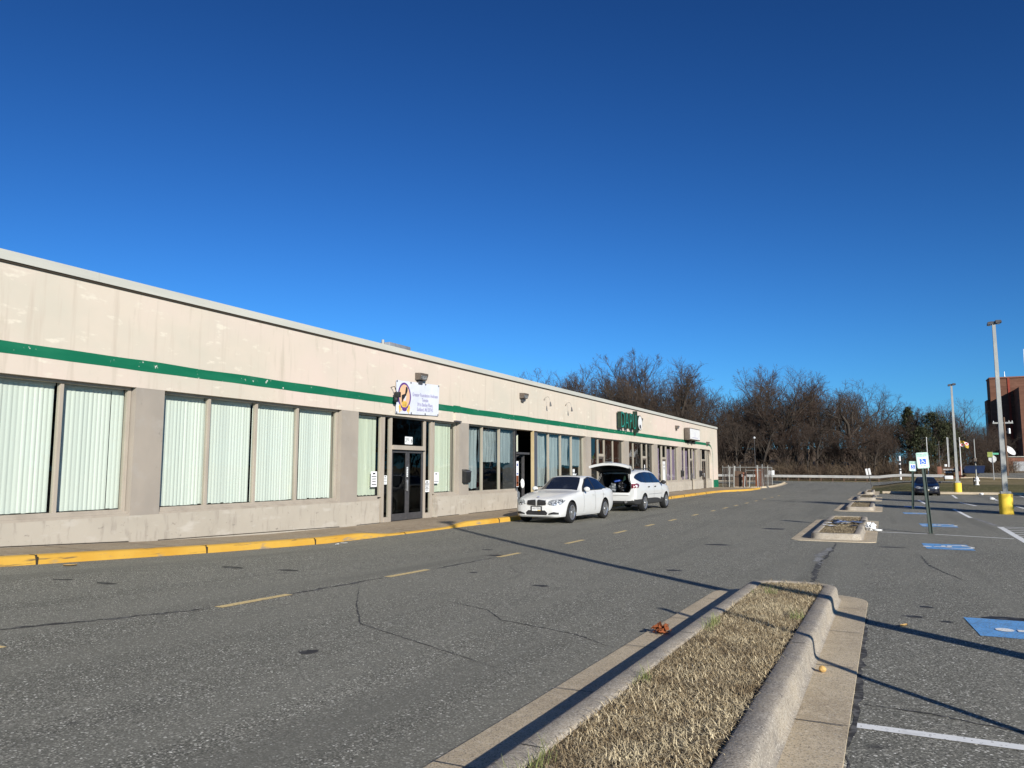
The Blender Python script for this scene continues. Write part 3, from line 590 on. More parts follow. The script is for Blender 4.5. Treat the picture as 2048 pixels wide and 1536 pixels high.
# bay 2: the temple entrance
lowwall(17.34, 18.40); window(17.34, 18.64, [], fill='blindcream', seed=3)
lowwall(21.58, 22.98); window(21.50, 22.96, [], fill='blindcream', seed=4)
b = MB(); zb = wz(20)
for y, w in ((18.72,.10),(19.10,.10),(20.98,.10),(21.40,.10)): mull(b, y, zb, HEAD, w)
b.box(GX-.05, FX-.06, 19.15, 20.93, 2.27, 2.40); b.box(GX-.03, FX-.10, 18.77, 19.05, zb, zb+.14); b.box(GX-.03, FX-.10, 21.03, 21.35, zb, zb+.16); b.box(GX-.03, FX-.10, 18.77, 21.35, HEAD-.05, HEAD)
ent = B(b, 'entrance_frame', 'frame')
pane(ent, 18.77, 19.05, zb+.14, HEAD-.05); pane(ent, 21.03, 21.35, zb+.16, HEAD-.05); pane(ent, 19.15, 20.93, 2.40, HEAD-.05, True)
blind(ent, 18.79, 18.90, zb+.16, HEAD-.11, 'blindcream', .06, 5); blind(ent, 21.05, 21.20, zb+.18, HEAD-.11, 'blindcream', .06, 6)
door_leaf(bld, 19.155, 20.03, zb+.01, 2.265, handle=1, name='entrance_door'); door_leaf(bld, 20.05, 20.925, zb+.01, 2.265, handle=0, name='entrance_door')
b = MB(); b.box(GX-.02, GX-.01, 20.13, 20.83, 1.18, 1.23); B(b, 'push_bar', 'darkmetal', ent)
# bay 3 and 4: grey sheets hung in the windows, an open doorway between them
lowwall(23.65, 27.62); w3 = window(23.65, 27.75, [24.9,26.3], fill='none', fm='framelight', seed=5)
curtain(w3, 23.71, 24.85, 1.0, 3.16, seed=1, amp=.05); curtain(w3, 24.92, 26.26, 1.95, 3.16, seed=2, amp=.03); curtain(w3, 26.3, 27.7, 1.93, 3.17, seed=3, amp=.02)
w4 = window(29.80, 35.43, [31.1,32.5,33.85], fill='none', fm='framelight', seed=6); lowwall(29.76, 35.45)
curtain(w4, 29.86, 31.08, .95, 3.16, seed=4, amp=.05); curtain(w4, 31.12, 32.48, .97, 3.16, seed=5, amp=.045); curtain(w4, 32.52, 33.83, 1.86, 3.16, seed=6, amp=.015); curtain(w4, 33.87, 35.38, 1.84, 3.15, seed=7, amp=.015)
zb = wz(28.3)
b = MB(); mull(b, 27.72, zb, HEAD, .12); b.box(GX-.5, GX-.05, 27.66, 27.72, zb, HEAD); b.box(GX-.05, FX-.1, 27.78, 29.0, 2.28, 2.36); B(b, 'doorway_frame', 'darkmetal')
B(MB().box(FX-.13, FX-.005, 29.20, 29.26, zb-.1, HEAD), 'door_post', 'sunlitjamb')  # jamb edge, its sunlit yellow painted into the material
B(MB().box(FX-.16, FX-.09, 29.262, 29.76, zb-.1, HEAD), 'side_panel', mat('side_panel', (.065,.075,.095), .6, .3, layers=[('noise', (3,3,.5), (.085,.095,.115), .4, .7, 3)]))
b = MB(); b.box(GX-1.0, GX-.06, 28.72, 28.77, zb+.02, 2.26); d = B(b, 'shop_door', 'darkmetal'); B(MB().box(GX-.9, GX-.16, 28.70, 28.72, zb+.3, 2.15), 'door_glass', 'darkglass', d)
B(MB().box(GX-.62, GX-.30, 28.40, 28.44, zb+.5, 2.1), 'inner_board', 'paper'); B(MB().box(GX-.62, GX-.22, 28.45, 28.49, 2.4, 3.1), 'inner_board', 'blindcream')
# bays 5 and 6: dark units with a door
def dark_bay(a, c, d0, d1, ms, end):
    lowwall(a, d0-.1); lowwall(d1+.1, c); zb = wz(a)
    window(a, d0-.08, [m for m in ms if m < d0-.2], fill='none', fm='framelight', dark=True, z0=SILL+.045)
    window(d1+.08, end, [m for m in ms if m > d1+.2], fill='none', fm='framelight', dark=True)
    b = MB(); mull(b, d0-.06, zb, HEAD, .11); mull(b, d1+.06, zb, HEAD, .11); b.box(GX-.05, GX+.055, d0-.005, d1+.005, 2.33, 2.47); b.box(GX-.02, FX-.1, d0-.005, d1+.005, HEAD-.05, HEAD)
    f = B(b, 'door_frame', 'framelight'); pane(f, d0, d1, 2.47, HEAD-.05, True)
    door_leaf(bld, d0+.01, d1-.01, zb+.01, 2.32, m='bronze', handle=1, name='shop_door')
dark_bay(36.17, 41.70, 37.65, 38.5, [40.0], 41.68)
dark_bay(42.51, 47.95, 45.65, 46.55, [43.75], 47.93)
# bays 7 and 8: purple curtains
def purple_bay(a, c, d0, d1, ms, end, doorm='bronze', glass='darkglass'):
    lowwall(a, d0-.1); lowwall(d1+.1, c); zb = wz(a)
    window(a, d0-.1, [m for m in ms if m < d0-.2], fill='purple', fm='framelight', seed=int(a)); window(d1+.1, end, [m for m in ms if m > d1+.2], fill='purple', fm='framelight', seed=int(a)+1)
    b = MB(); mull(b, d0-.06, zb, HEAD, .11); mull(b, d1+.06, zb, HEAD, .11); b.box(GX-.05, GX+.055, d0-.005, d1+.005, 2.33, 2.47); b.box(GX-.02, FX-.1, d0-.005, d1+.005, HEAD-.05, HEAD)
    f = B(b, 'door_frame', 'framelight'); pane(f, d0, d1, 2.47, HEAD-.05, True)
    d = door_leaf(bld, d0+.01, d1-.01, zb+.01, 2.32, m=doorm, handle=1, glass=glass, name='shop_door')
    return d
d7 = purple_bay(48.66, 54.45, 50.3, 51.25, [52.75], 54.43)
b = MB(); b.box(GX-.002, GX+.012, 50.41, 51.14, .42, 2.2); B(b, 'door_sheet', 'white', d7)
b = MB()
for k, (s, z) in enumerate([('NO', 1.95),('UPS', 1.72),('CALL', .75)]): text_on(b, s, .2, GX+.016, 50.78, z)
B(b, 'door_lettering', 'ink', d7)
purple_bay(55.18, 60.68, 58.35, 59.2, [56.65], 60.66)
# bay 9: dark double door under the rounded corner
lowwall(61.36, 62.4); lowwall(64.2, 65.62); zb = wz(62)
window(61.36, 62.4, [], fill='none', fm='framelight', dark=True); window(64.2, 65.62, [64.75], fill='none', fm='framelight', dark=True)
b = MB(); mull(b, 62.46, zb, HEAD, .1); mull(b, 64.14, zb, HEAD, .1); b.box(GX-.05, GX+.055, 62.51, 64.09, 2.35, 2.47); f = B(b, 'door_frame', 'framelight'); pane(f, 62.51, 64.09, 2.47, HEAD-.02, True)
door_leaf(bld, 62.52, 63.29, zb+.01, 2.34, m='bronze', handle=1, name='shop_door'); door_leaf(bld, 63.31, 64.08, zb+.01, 2.34, m='bronze', handle=-1, name='shop_door')
# notices stuck to the glass are things of their own
def notice(name, y0, y1, z0, z1, label, m='paper', x=GX+.006, lines=5, col='ink', grp='paper notices on the temple entrance'):
    b = MB(); b.box(x-.002, x, y0, y1, z0, z1); o = based(MB().box(0,.003,-(y1-y0)/2,(y1-y0)/2,0,z1-z0), name, M[m], label, 'notice', (x,(y0+y1)/2,z0), grp)
    t = MB(); rnd = random.Random(int(y0*100)); n = lines; w = (y1-y0)/2
    for i in range(n):
        z = (z1-z0)*(.86-.7*i/max(1,n-1)); h = (z1-z0)*.028 if i else (z1-z0)*.05; e = w*(.8 if i else .55)*rnd.uniform(.7,1)
        t.box(.0035,.0045,-e,e,z-h,z+h)
    part(t, 'printed_lines', M[col], o, True); return o
notice('paper_notice', 18.18, 18.47, 1.18, 1.62, 'white paper notice taped inside the window left of the entrance', x=GX+.005)
notice('paper_notice', 18.80, 18.97, 1.24, 1.50, 'small white notice on the left narrow side glass')
notice('paper_notice', 21.05, 21.33, .96, 1.33, 'pale blue sheet on the right narrow side glass', m='greensheet' if 0 else 'paper', lines=7)
notice('paper_notice', 21.60, 21.90, 1.22, 1.58, 'white notice with a round emblem right of the entrance', lines=2)
notice('address_sign', 19.88, 20.30, 2.45, 2.68, 'white street number plate above the entrance doors', x=GX+.012, lines=1, col='paper', grp=None)
for i, ch in enumerate('3916'):
    t = MB(); text_on(t, ch, .20, .006, -.157+i*.105, .115, bold=.003, sx=.78); part(t, 'number', M['ink'], bpy.data.objects['address_sign'], True)
notice('colour_poster', 27.80, 28.02, .98, 2.0, 'narrow white and red poster on the open shop doorway', x=GX+.03, lines=3, col='bluebag', grp=None)
t = MB().box(.0035,.0045,-.1,.1,.02,.45); part(t, 'poster_picture', M['deadleaf'], bpy.data.objects['colour_poster'], True)
for i, z in enumerate((1.62,1.42,1.22)): notice('paper_notice', 34.05, 34.3, z-.09, z+.07, ['white card at the top of the column in the far grey window','middle white card of the column in the far grey window','lowest white card of the column in the far grey window'][i], x=GX+.005, lines=2, grp='cards in the grey curtained window')
# open hours stickers on the leading edges of the dark doors
for (a, lab) in ((38.05,'white strip sticker on the dark shop door behind the raised tailgate'),(46.1,'white strip sticker on the dark shop door behind the sport utility roof')): notice('sticker', a-.07, a+.07, 1.5, 1.95, lab, x=GX+.03, lines=1, col='paper', grp='stickers on dark doors')
for (a, lab) in ((19.98,'upper white sticker on the meeting edges of the entrance doors'),): notice('sticker', a-.0, a+.07, 1.45, 1.75, lab, x=GX+.026, lines=5, grp='stickers on the entrance doors')
notice('sticker', 19.98, 20.05, 1.12, 1.36, 'lower white sticker on the meeting edges of the entrance doors', x=GX+.026, lines=5, grp='stickers on the entrance doors')
# reflective silver emblem in the dark unit
based(MB().lathe([(0,0),(.16,.0),(.2,.02),(.16,.04),(0,.04)], 20, 'x'), 'shop_emblem', M['white'], 'white pointed emblem in the dark shop door behind the raised tailgate', 'emblem', (GX+.03, 38.05, 1.25))
# ------------------------------------------------------------------ things fixed to the facade
# banner
BY0, BY1, BZ0, BZ1 = 19.05, 21.50, 3.335, 4.335
ban = thing('banner', 'white vinyl banner with a purple oval emblem hung over the temple entrance', 'banner', (FX+.03, BY0, BZ0))
def bx(u, v): return .022 + .010*math.sin(u*2.1+v*3) + .012*noise.noise(Vector((u*1.8, v*2.2, 5)))
W_, H_ = BY1-BY0, BZ1-BZ0
def bp(u, v, off=0): return (bx(u,v)+off, u, v + .035*u/W_*0 + .03*u)
P = [[bp(W_*i/40, H_*j/18) for i in range(41)] for j in range(19)]
Q = [[(p[0]-.006, p[1], p[2]) for p in r] for r in P]
mb = MB().grid(P); mb.grid(Q[::-1]); part(mb, 'banner_cloth', M['banner'], ban, True, None)
def flat(polys, m, name, off):
    b = MB()
    for q in polys:
        b.add([bp(u, v, off) for u, v in q], [tuple(range(len(q)))])
    return part(b, name, M[m] if isinstance(m,str) else m, ban, True, None)
cx, cy, ra, rb = .44, .54, .36, .41
ring_o = [(cx+ra*math.cos(t), cy+rb*math.sin(t)) for t in frange(0,2*PI,41)]; ring_i = [(cx+ra*.82*math.cos(t), cy+rb*.86*math.sin(t)) for t in frange(0,2*PI,41)]
flat([[ring_o[i], ring_o[i+1], ring_i[i+1], ring_i[i]] for i in range(40)], 'purpleink', 'emblem_ring', .004)
flat([[(cx,cy), ring_i[i], ring_i[i+1]] for i in range(40)], 'tan', 'emblem_field', .005)
flat([[(cx+.02,cy+.05),(cx+.09,cy+.3),(cx+.18,cy+.26),(cx+.17,cy+.16),(cx+.06,cy-.02),(cx-.04,cy-.08)],[(cx-.16,cy+.02),(cx+.03,cy+.07),(cx+.0,cy-.06),(cx-.08,cy-.12),(cx-.10,cy-.2),(cx-.15,cy-.2)]], 'black', 'emblem_figure', .0075)
flat([[(cx-.03,cy-.1),(cx+.05,cy+.0),(cx+.1,cy+.02),(cx+.06,cy-.12),(cx+.02,cy-.18),(cx-.04,cy-.17)]], 'banner', 'emblem_highlight', .008)
flat([[(cx-.13,cy-.34),(cx+.13,cy-.33),(cx+.14,cy-.2),(cx+.05,cy-.15),(cx-.08,cy-.16),(cx-.14,cy-.2)],[(cx-.30,cy-.30),(cx-.24,cy-.24),(cx-.15,cy-.44),(cx-.19,cy-.48)],[(cx+.30,cy-.30),(cx+.24,cy-.24),(cx+.13,cy-.44),(cx+.18,cy-.49)],[(cx-.31,cy-.32),(cx-.27,cy-.28),(cx-.23,cy-.5),(cx-.27,cy-.51)],[(cx+.31,cy-.34),(cx+.27,cy-.3),(cx+.2,cy-.52),(cx+.24,cy-.53)]], 'gold', 'emblem_ribbon', .009)
flat([[(cx+.13*math.cos(t), cy-.40+.055*math.sin(t)) for t in frange(0,2*PI,21)[:-1]]], 'purpleink', 'emblem_base', .0095)
flat([[(cx-.11,cy-.21-.04*i),(cx+.11,cy-.205-.04*i),(cx+.11,cy-.214-.04*i),(cx-.11,cy-.219-.04*i)] for i in range(3)], 'bronze', 'emblem_line', .0098)
b = MB()
for s, u, v, sz in [('Greater Foundation Holiness',1.63,.615,.152),('Temple',1.63,.465,.152),('3916 Bexley Place,',1.63,.315,.152),('Suitland, Md 20742',1.63,.165,.152)]:
    me = text_mesh(s, sz, 0, .0025)
    b.add([bp(u+q.co.x*.82, v+q.co.y, .006) for q in me.vertices], [tuple(p.vertices) for p in me.polygons]); bpy.data.meshes.remove(me)
part(b, 'lettering', M['lavender'], ban, True, None)
for u in (.04, W_/3, 2*W_/3, W_-.04):
    for v in (.03, H_-.03): part(MB().lathe([(.012,0),(.03,.003),(.03,.008),(.012,.008)], 12, 'x', bp(u,v,.001)), 'grommet', M['darkmetal'], ban, True)
# wall lamps
def wall_lamp(y, z, label, s=1.0, first=[None]):
    if first[0] is None:
        t = thing('wall_lamp', label, 'lamp', (FX, y, z), group='wall pack lamps along the facade')
        w = .29
        # hood: flat top jutting out, front sloping back to the wall
        b = MB().prism([(0,.22),(.30,.20),(.30,.12),(.22,-.08),(0,-.10)], lambda a, c: (a,-w,c), lambda a, c: (a,w,c)); part(b, 'lamp_housing', M['bronze'], t, True)
        part(MB().hexa([(.228,-w*.8,-.055),(.232,-w*.8,-.06),(.232,w*.8,-.06),(.228,w*.8,-.055),(.296,-w*.8,.11),(.306,-w*.8,.105),(.306,w*.8,.105),(.296,w*.8,.11)]), 'lamp_lens', M['lens'], t, True)
        part(MB().box(0,.12,-.14,.14,-.26,-.101), 'lamp_bracket', M['darkmetal'], t, True); t.scale = (.75,.72,.72); first[0] = t; return t
    c = copy_tree(first[0]); c.location = (FX, y, z); c['label'] = label; return c
wall_lamp(20.36, 4.52, 'bronze wall lamp just above the white banner')
wall_lamp(28.02, 4.57, 'bronze wall lamp between the banner and the gooseneck arms')
wall_lamp(44.5, 4.55, 'wall lamp beside the round emblem of the green letters')
wall_lamp(53.6, 4.56, 'wall lamp left of the box sign')
wall_lamp(63.95, 3.75, 'lowest wall lamp, on the stripe near the far corner')
def gooseneck(y, z, label, first=[None]):
    if first[0] is None:
        t = thing('gooseneck_lamp', label, 'lamp', (FX, y, z), group='gooseneck lamps')
        part(MB().tube([(0,0,0),(.12,.0,.12),(.3,.0,.16),(.42,.01,.05),(.46,.02,-.14)], .008, 6), 'arm', M['darkmetal'], t, True)
        part(MB().tube([(.46,.02,-.12),(.47,.02,-.2),(.49,.02,-.36)], [.03,.05,.075], 10), 'lamp_shade', M['darkmetal'], t, True); t.scale = (.62,.62,.8)
        part(MB().lathe([(0,0),(.05,0),(.05,.02),(0,.02)], 12, 'x'), 'wall_plate', M['bronze'], t, True); first[0] = t; return t
    c = copy_tree(first[0]); c.location = (FX, y, z); c['label'] = label; return c
gooseneck(30.3, 4.65, 'thin gooseneck lamp arm nearer the bronze wall lamp'); gooseneck(32.8, 4.6, 'thin gooseneck lamp arm nearer the green letters')
cam_ = thing('security_camera', 'small dark security camera at the left edge of the banner', 'camera', (FX, 18.9, 3.93))
part(MB().tube([(0,-.05,.16),(.18,-.12,.18),(.2,-.02,-.02)], .012, 6), 'bracket', M['black'], cam_, True)
part(MB().bbox(.12,.30,-.06,.05,-.14,.02,.015), 'camera_body', M['black'], cam_, True)
part(MB().ball((.18,-.04,-.2), .07, 2, (1,1,1.3)), 'camera_dome', M['black'], cam_, True)
# mailboxes
def mailbox(y, z, label, first=[None]):
    if first[0] is None:
        t = thing('mailbox', label, 'mailbox', (FX, y, z), group='black mailboxes on the piers')
        b = MB().prism([(0,.0),(.12,.0),(.16,.06),(.17,.38),(.10,.44),(0,.44)], lambda a, c: (a,-.17,c), lambda a, c: (a,.17,c)); part(b, 'box', M['black'], t, True)
        part(MB().hexa([(0,-.18,.40),(.19,-.18,.36),(.19,.18,.36),(0,.18,.40),(0,-.18,.46),(.17,-.18,.40),(.17,.18,.40),(0,.18,.46)]), 'lid', M['darkmetal'], t, True); first[0] = t; return t
    c = copy_tree(first[0]); c.location = (FX, y, z); c['label'] = label; return c
mailbox(23.35, 1.22, 'black mailbox on the pier right of the temple entrance'); mailbox(54.95, 1.15, 'black mailbox on the pier between the purple curtained shops'); mailbox(61.05, 1.12, 'black mailbox on the last pier before the rounded corner')
# green channel letters with a round emblem
let = thing('letter_sign', 'green raised letters with a white oval emblem at their end', 'sign', (FX, 41.5, 3.83))
yy = 40.05
for ch, w in (('D',.86),('A',.86),('P',.80),('U',.86)):
    me = text_mesh(ch, 1.28, .11, .0); f = MB(); f.add([Matrix.Translation((FX+.2, yy+w/2, 4.32)) @ FACE_X @ Vector((v.co.x*.82, v.co.y, v.co.z)) for v in me.vertices], [tuple(p.vertices) for p in me.polygons])
    part(f, 'letter', M['signside'], let)
    me2 = text_mesh(ch, 1.28, .002, -.018); g = MB(); g.add([Matrix.Translation((FX+.314, yy+w/2, 4.32)) @ FACE_X @ Vector((v.co.x*.82, v.co.y, v.co.z)) for v in me2.vertices], [tuple(p.vertices) for p in me2.polygons])
    part(g, 'letter_face', M['signgreen'], let); yy += w*.86
em = MB(); em.box(FX+.01, FX+.22, 43.30, 43.52, 3.83, 5.03); part(em, 'emblem_post', M['signside'], let)
part(MB().tube([(FX+.1,43.42,3.84),(FX+.1,43.42,3.62)], [.12,.03], 8), 'emblem_foot', M['signside'], let)
def disc(y, z, a, c, x0, x1, n=32):
    return MB().prism([(y+a*math.cos(t), z+c*math.sin(t)) for t in frange(0,2*PI,n+1)[:-1]], lambda p, q: (x0,p,q), lambda p, q: (x1,p,q))
part(disc(44.0, 4.38, .43, .44, FX+.05, FX+.24), 'emblem_rim', M['signside'], let); part(disc(44.0, 4.38, .39, .40, FX+.235, FX+.245), 'emblem_face', M['white'], let)
part(disc(43.98, 4.16, .16, .12, FX+.24, FX+.25), 'emblem_mark', M['ink'], let)
# box sign
bs = thing('box_sign', 'white faced box sign on brackets near the far corner', 'sign', (FX, 57.5, 3.8))
part(MB().bbox(FX+.06, FX+.46, 55.9, 59.3, 3.80, 4.68, .02), 'sign_box', M['bronze'], bs); part(MB().box(FX+.455, FX+.47, 55.98, 59.22, 3.87, 4.62), 'sign_face', M['white'], bs)
b = MB(); b.add([(FX+.473,57.55+.16*a,4.22+.3*c) for a, c in ((0,.9),(.35,.2),(.15,-.2),(.45,-.7),(-.1,-.9),(-.35,-.3),(-.1,.1))], [tuple(range(7))]); part(b, 'sign_mark', M['lavender'], bs)
b = MB(); text_on(b, 'SALON', .22, FX+.473, 57.6, 3.98) if 0 else b.box(FX+.470, FX+.474, 56.7, 58.5, 3.97, 4.0); part(b, 'sign_line', M['lavender'], bs)
for y in (57.0, 58.2): part(MB().box(FX, FX+.3, y-.1, y+.1, 3.62, 3.80), 'sign_bracket', M['black'], bs)
# roof unit
ru = thing('roof_unit', 'low grey rooftop unit just showing over the parapet', 'roof unit', (-18, 25.7, 5.13))
part(MB().bbox(-18.6,-17.4,25.0,26.5,5.13,6.70,.03), 'unit_casing', M['steel'], ru); part(MB().box(-18.2,-17.8,25.4,26.3,6.70,6.76), 'fan_grille', M['darkmetal'], ru); part(MB().cyl((-17.7,24.95,5.13), .06, 1.66), 'vent_pipe', M['galv'], ru)

# ------------------------------------------------------------------ vehicles
def pchip(xs_, ys_, xq):
    xs_, ys_, xq = np.array(xs_, float), np.array(ys_, float), np.array(xq, float)
    h = np.diff(xs_); d = np.diff(ys_)/h; m = np.zeros(len(xs_))
    m[0], m[-1] = d[0], d[-1]
    for i in range(1, len(xs_)-1):
        if d[i-1]*d[i] > 0:
            w1, w2 = 2*h[i]+h[i-1], h[i]+2*h[i-1]; m[i] = (w1+w2)/(w1/d[i-1]+w2/d[i])
    k = np.clip(np.searchsorted(xs_, xq)-1, 0, len(h)-1); t = (xq-xs_[k])/h[k]
    return ((1+2*t)*(1-t)**2*ys_[k] + t*(1-t)**2*h[k]*m[k] + t*t*(3-2*t)*ys_[k+1] + t*t*(t-1)*h[k]*m[k+1])
def car_body(st, refine=5, ring=30):
    """st rows: y, zb, wb, wm, zm, ws, zs, wr, zr, zc  (rear to front)"""
    st = sorted(st); a = np.array(st); ys_ = []
    for i in range(len(a)-1): ys_ += list(np.linspace(a[i,0], a[i+1,0], refine, endpoint=False))
    ys_.append(a[-1,0]); C = [pchip(a[:,0], a[:,k], ys_) for k in range(1,10)]
    rows = []
    for i, y in enumerate(ys_):
        zb, wb, wm, zm, ws, zs, wr, zr, zc = [c[i] for c in C]
        px = [0, wb*.7, wb, wb+(wm-wb)*.72, wm, (wm+ws)/2+.012, ws, ws+(wr-ws)*.5+.012, wr, wr*.62, 0]
        pz = [zb, zb, zb+.015, zb+(zm-zb)*.4, zm, (zm+zs)/2+.02, zs, (zs+zr)/2+.015, zr, zc-(zc-zr)*.22, zc]
        ch = np.concatenate([[0], np.cumsum(np.maximum(np.hypot(np.diff(px), np.diff(pz)), .012))])
        q = np.unique(np.concatenate([np.linspace(0, ch[-1], ring)]))
        X, Z = pchip(ch, px, q), pchip(ch, pz, q)
        half = [(x, y, z) for x, z in zip(X, Z)]; half[0] = (0,y,half[0][2]); half[-1] = (0,y,half[-1][2])
        rows.append(half + [(-x, yy_, z) for x, yy_, z in half[-2:0:-1]])
    return rows
class Car:
    def __init__(s, root, rows, paint, ax_f, ax_r, rad, wx, clad=None, cut=None, pre=''):
        s.t = root; n = len(rows[0]); mb = MB(); mb.grid(rows, True, True)
        s.rows = rows
        mb.add(rows[0], [tuple(range(n))], False); mb.add(rows[-1], [tuple(range(n))[::-1]], False)
        me = mb.mesh('tmp'); bm = bmesh.new(); bm.from_mesh(me); bmesh.ops.remove_doubles(bm, verts=bm.verts, dist=1e-5); bmesh.ops.recalc_face_normals(bm, faces=bm.faces); bm.to_mesh(me)
        s.tree = BVHTree.FromBMesh(bm); bm.free()
        o = bpy.data.objects.new('tmp', me); COL.objects.link(o); cutters = []
        for ay in (ax_f, ax_r):
            for sx in (-1, 1):
                c = MB(); x0, x1 = (wx-.16, wx+.5) if sx > 0 else (-wx-.5, -wx+.16); c.tube([(x0,ay,rad),(x1,ay,rad)], rad+.05, 36, True, False); cutters.append(c)
        if cut: cutters.append(cut)
        tmp = []
        for c in cutters:
            cme = c.mesh('cut'); bm = bmesh.new(); bm.from_mesh(cme); bmesh.ops.remove_doubles(bm, verts=bm.verts, dist=1e-5); bmesh.ops.recalc_face_normals(bm, faces=bm.faces); bm.to_mesh(cme); bm.free()
            co = bpy.data.objects.new('cut', cme); COL.objects.link(co); tmp.append(co)
            md = o.modifiers.new('b', 'BOOLEAN'); md.object = co; md.operation = 'DIFFERENCE'; md.solver = 'EXACT'
        dg = bpy.context.evaluated_depsgraph_get(); body = bpy.data.meshes.new_from_object(o.evaluated_get(dg)); body.name = 'body'
        for q in tmp + [o]: bpy.data.objects.remove(q)
        body.materials.clear()
        s.body = link('body', body, [M[paint], M['black'], M['cladding']], root, True)
        for p in body.polygons:
            c = p.center; nn = p.normal; hit, hn, idx, dist = s.tree.find_nearest(c)
            if dist is not None and dist > .004: p.material_index = 1
            elif clad and c.z < clad and abs(c.x) > .3: p.material_index = 2
            elif clad and c.z < clad: p.material_index = 2
            p.use_smooth = True
        body.set_sharp_from_angle(angle=R(38))
    def decal(s, name, m, poly, axis, sign=1, off=.004, rows=10, cols=14, parent=None, build=True, mb=None):
        """a panel on the body: outline drawn in side (y,z), front (x,z) or top (x,y) view, pressed onto the skin"""
        poly = [tuple(p) for p in poly]; b0, b1 = min(p[1] for p in poly), max(p[1] for p in poly); P = []
        for i in range(rows+1):
            v = b0+(b1-b0)*(.002+.996*i/rows); X = []
            for (p, q) in zip(poly, poly[1:]+poly[:1]):
                if (p[1]-v)*(q[1]-v) <= 0 and p[1] != q[1]: X.append(p[0]+(q[0]-p[0])*(v-p[1])/(q[1]-p[1]))
            if len(X) < 2: continue
            lo, hi = min(X), max(X); row = []
            for j in range(cols+1):
                u = lo+(hi-lo)*j/cols
                if axis == 'x': o, d = Vector((sign*3,u,v)), Vector((-sign,0,0))
                elif axis == 'y': o, d = Vector((u,sign*5,v)), Vector((0,-sign,0))
                else: o, d = Vector((u,v,5)), Vector((0,0,-1))
                h, nn, _, _ = s.tree.ray_cast(o, d)
                if h is None:
                    h, nn, _, _ = s.tree.find_nearest(o + d*2.0)
                if nn.dot(d) > 0: nn = -nn
                row.append(tuple(h + nn*off))
            P.append(row)
        g = (mb or MB()); g.grid(P)
        if mb is None or build: return part(g, name, M[m], parent or s.t, True, None)
def wheel_meshes(rad, wid, spokes=5, double=True):
    t = MB(); rr = rad*.70
    t.lathe([(rr,-wid/2),(rr+.02,-wid/2-.004),(rad-.03,-wid/2),(rad-.008,-wid/2+.03),(rad,-wid/2+.06),(rad,wid/2-.06),(rad-.008,wid/2-.03),(rad-.03,wid/2),(rr+.02,wid/2+.004),(rr,wid/2),(rr-.01,wid/2-.03),(rr-.01,-wid/2+.03),(rr,-wid/2)], 40, 'x')
    r = MB(); r.lathe([(rr+.004,wid/2-.006),(rr-.012,wid/2+.002),(rr-.03,wid/2-.012),(rr-.035,wid/2-.06),(rr-.03,-wid/2+.02)], 40, 'x')
    for k in range(spokes):
        for dd in ((-.16,.16) if double else (0,)):
            a = 2*PI*k/spokes + dd; a0 = 2*PI*k/spokes + dd*.55
            w = .016 if double else .03
            p0, p1 = Vector((0,math.cos(a0),math.sin(a0)))*.045, Vector((0,math.cos(a),math.sin(a)))*(rr-.02); q = Vector((0,-math.sin(a),math.cos(a)))*w
            x0, x1 = wid/2-.028, wid/2-.012
            r.hexa([(x0-.03,*(p0-q*1.5)[1:]),(x0-.03,*(p0+q*1.5)[1:]),(x0-.03,*(p1+q)[1:]),(x0-.03,*(p1-q)[1:]),(x0+.012,*(p0-q*1.5)[1:]),(x0+.012,*(p0+q*1.5)[1:]),(x1,*(p1+q)[1:]),(x1,*(p1-q)[1:])])
    r.lathe([(0,wid/2-.004),(.05,wid/2-.008),(.062,wid/2-.03),(.0,wid/2-.04)], 20, 'x')
    d = MB(); d.lathe([(0,wid/2-.085),(rr-.036,wid/2-.085)], 32, 'x')
    return t.mesh('wheel'), r.mesh('rim'), d.mesh('brake_disc')
def add_wheels(root, rad, wid, ax, wx, spokes=5, double=True):
    tm, rm, dm = wheel_meshes(rad, wid, spokes, double)
    for me, q in ((tm,'tyre'),(rm,'alloy'),(dm,'black')): me.materials.append(M[q]); me.set_sharp_from_angle(angle=R(40))
    k = 0
    for ay in ax:
        for sx in (1, -1):
            w = bpy.data.objects.new('wheel', tm); COL.objects.link(w); w.parent = root; w.location = (sx*wx, ay, rad); w.rotation_euler = (k*.7*sx, 0, 0 if sx > 0 else PI)
            for nme, me in (('rim', rm), ('brake_disc', dm)): c = bpy.data.objects.new(nme, me); COL.objects.link(c); c.parent = w
            k += 1
SEDAN = [ # y zb wb wm zm ws zs wr zr zc
 (-2.38,.34,.62,.74,.56,.70,.80,.58,.90,.915),(-2.33,.26,.70,.81,.56,.78,.88,.63,.97,.99),(-2.15,.22,.76,.86,.56,.82,.93,.66,.995,1.015),(-1.95,.20,.80,.885,.56,.85,.95,.68,1.01,1.04),(-1.72,.19,.82,.90,.56,.865,.955,.665,1.05,1.085),
 (-1.32,.18,.82,.91,.56,.87,.95,.60,1.29,1.335),(-.95,.18,.82,.91,.56,.87,.94,.565,1.375,1.415),(-.5,.18,.82,.905,.56,.87,.93,.57,1.385,1.425),(-.10,.18,.82,.905,.56,.87,.92,.585,1.345,1.39),(.25,.18,.82,.905,.55,.87,.91,.655,1.14,1.185),
 (.60,.18,.82,.905,.55,.87,.90,.73,.955,.985),(.66,.18,.82,.905,.55,.87,.895,.735,.94,.965),(.98,.18,.82,.905,.54,.87,.865,.735,.91,.935),(1.38,.18,.82,.905,.52,.865,.805,.72,.865,.895),(1.72,.18,.80,.88,.49,.84,.735,.69,.80,.835),
 (1.98,.18,.74,.82,.45,.78,.665,.63,.735,.775),(2.10,.19,.64,.72,.42,.68,.62,.54,.69,.735),(2.165,.24,.50,.58,.42,.55,.56,.42,.64,.685)]
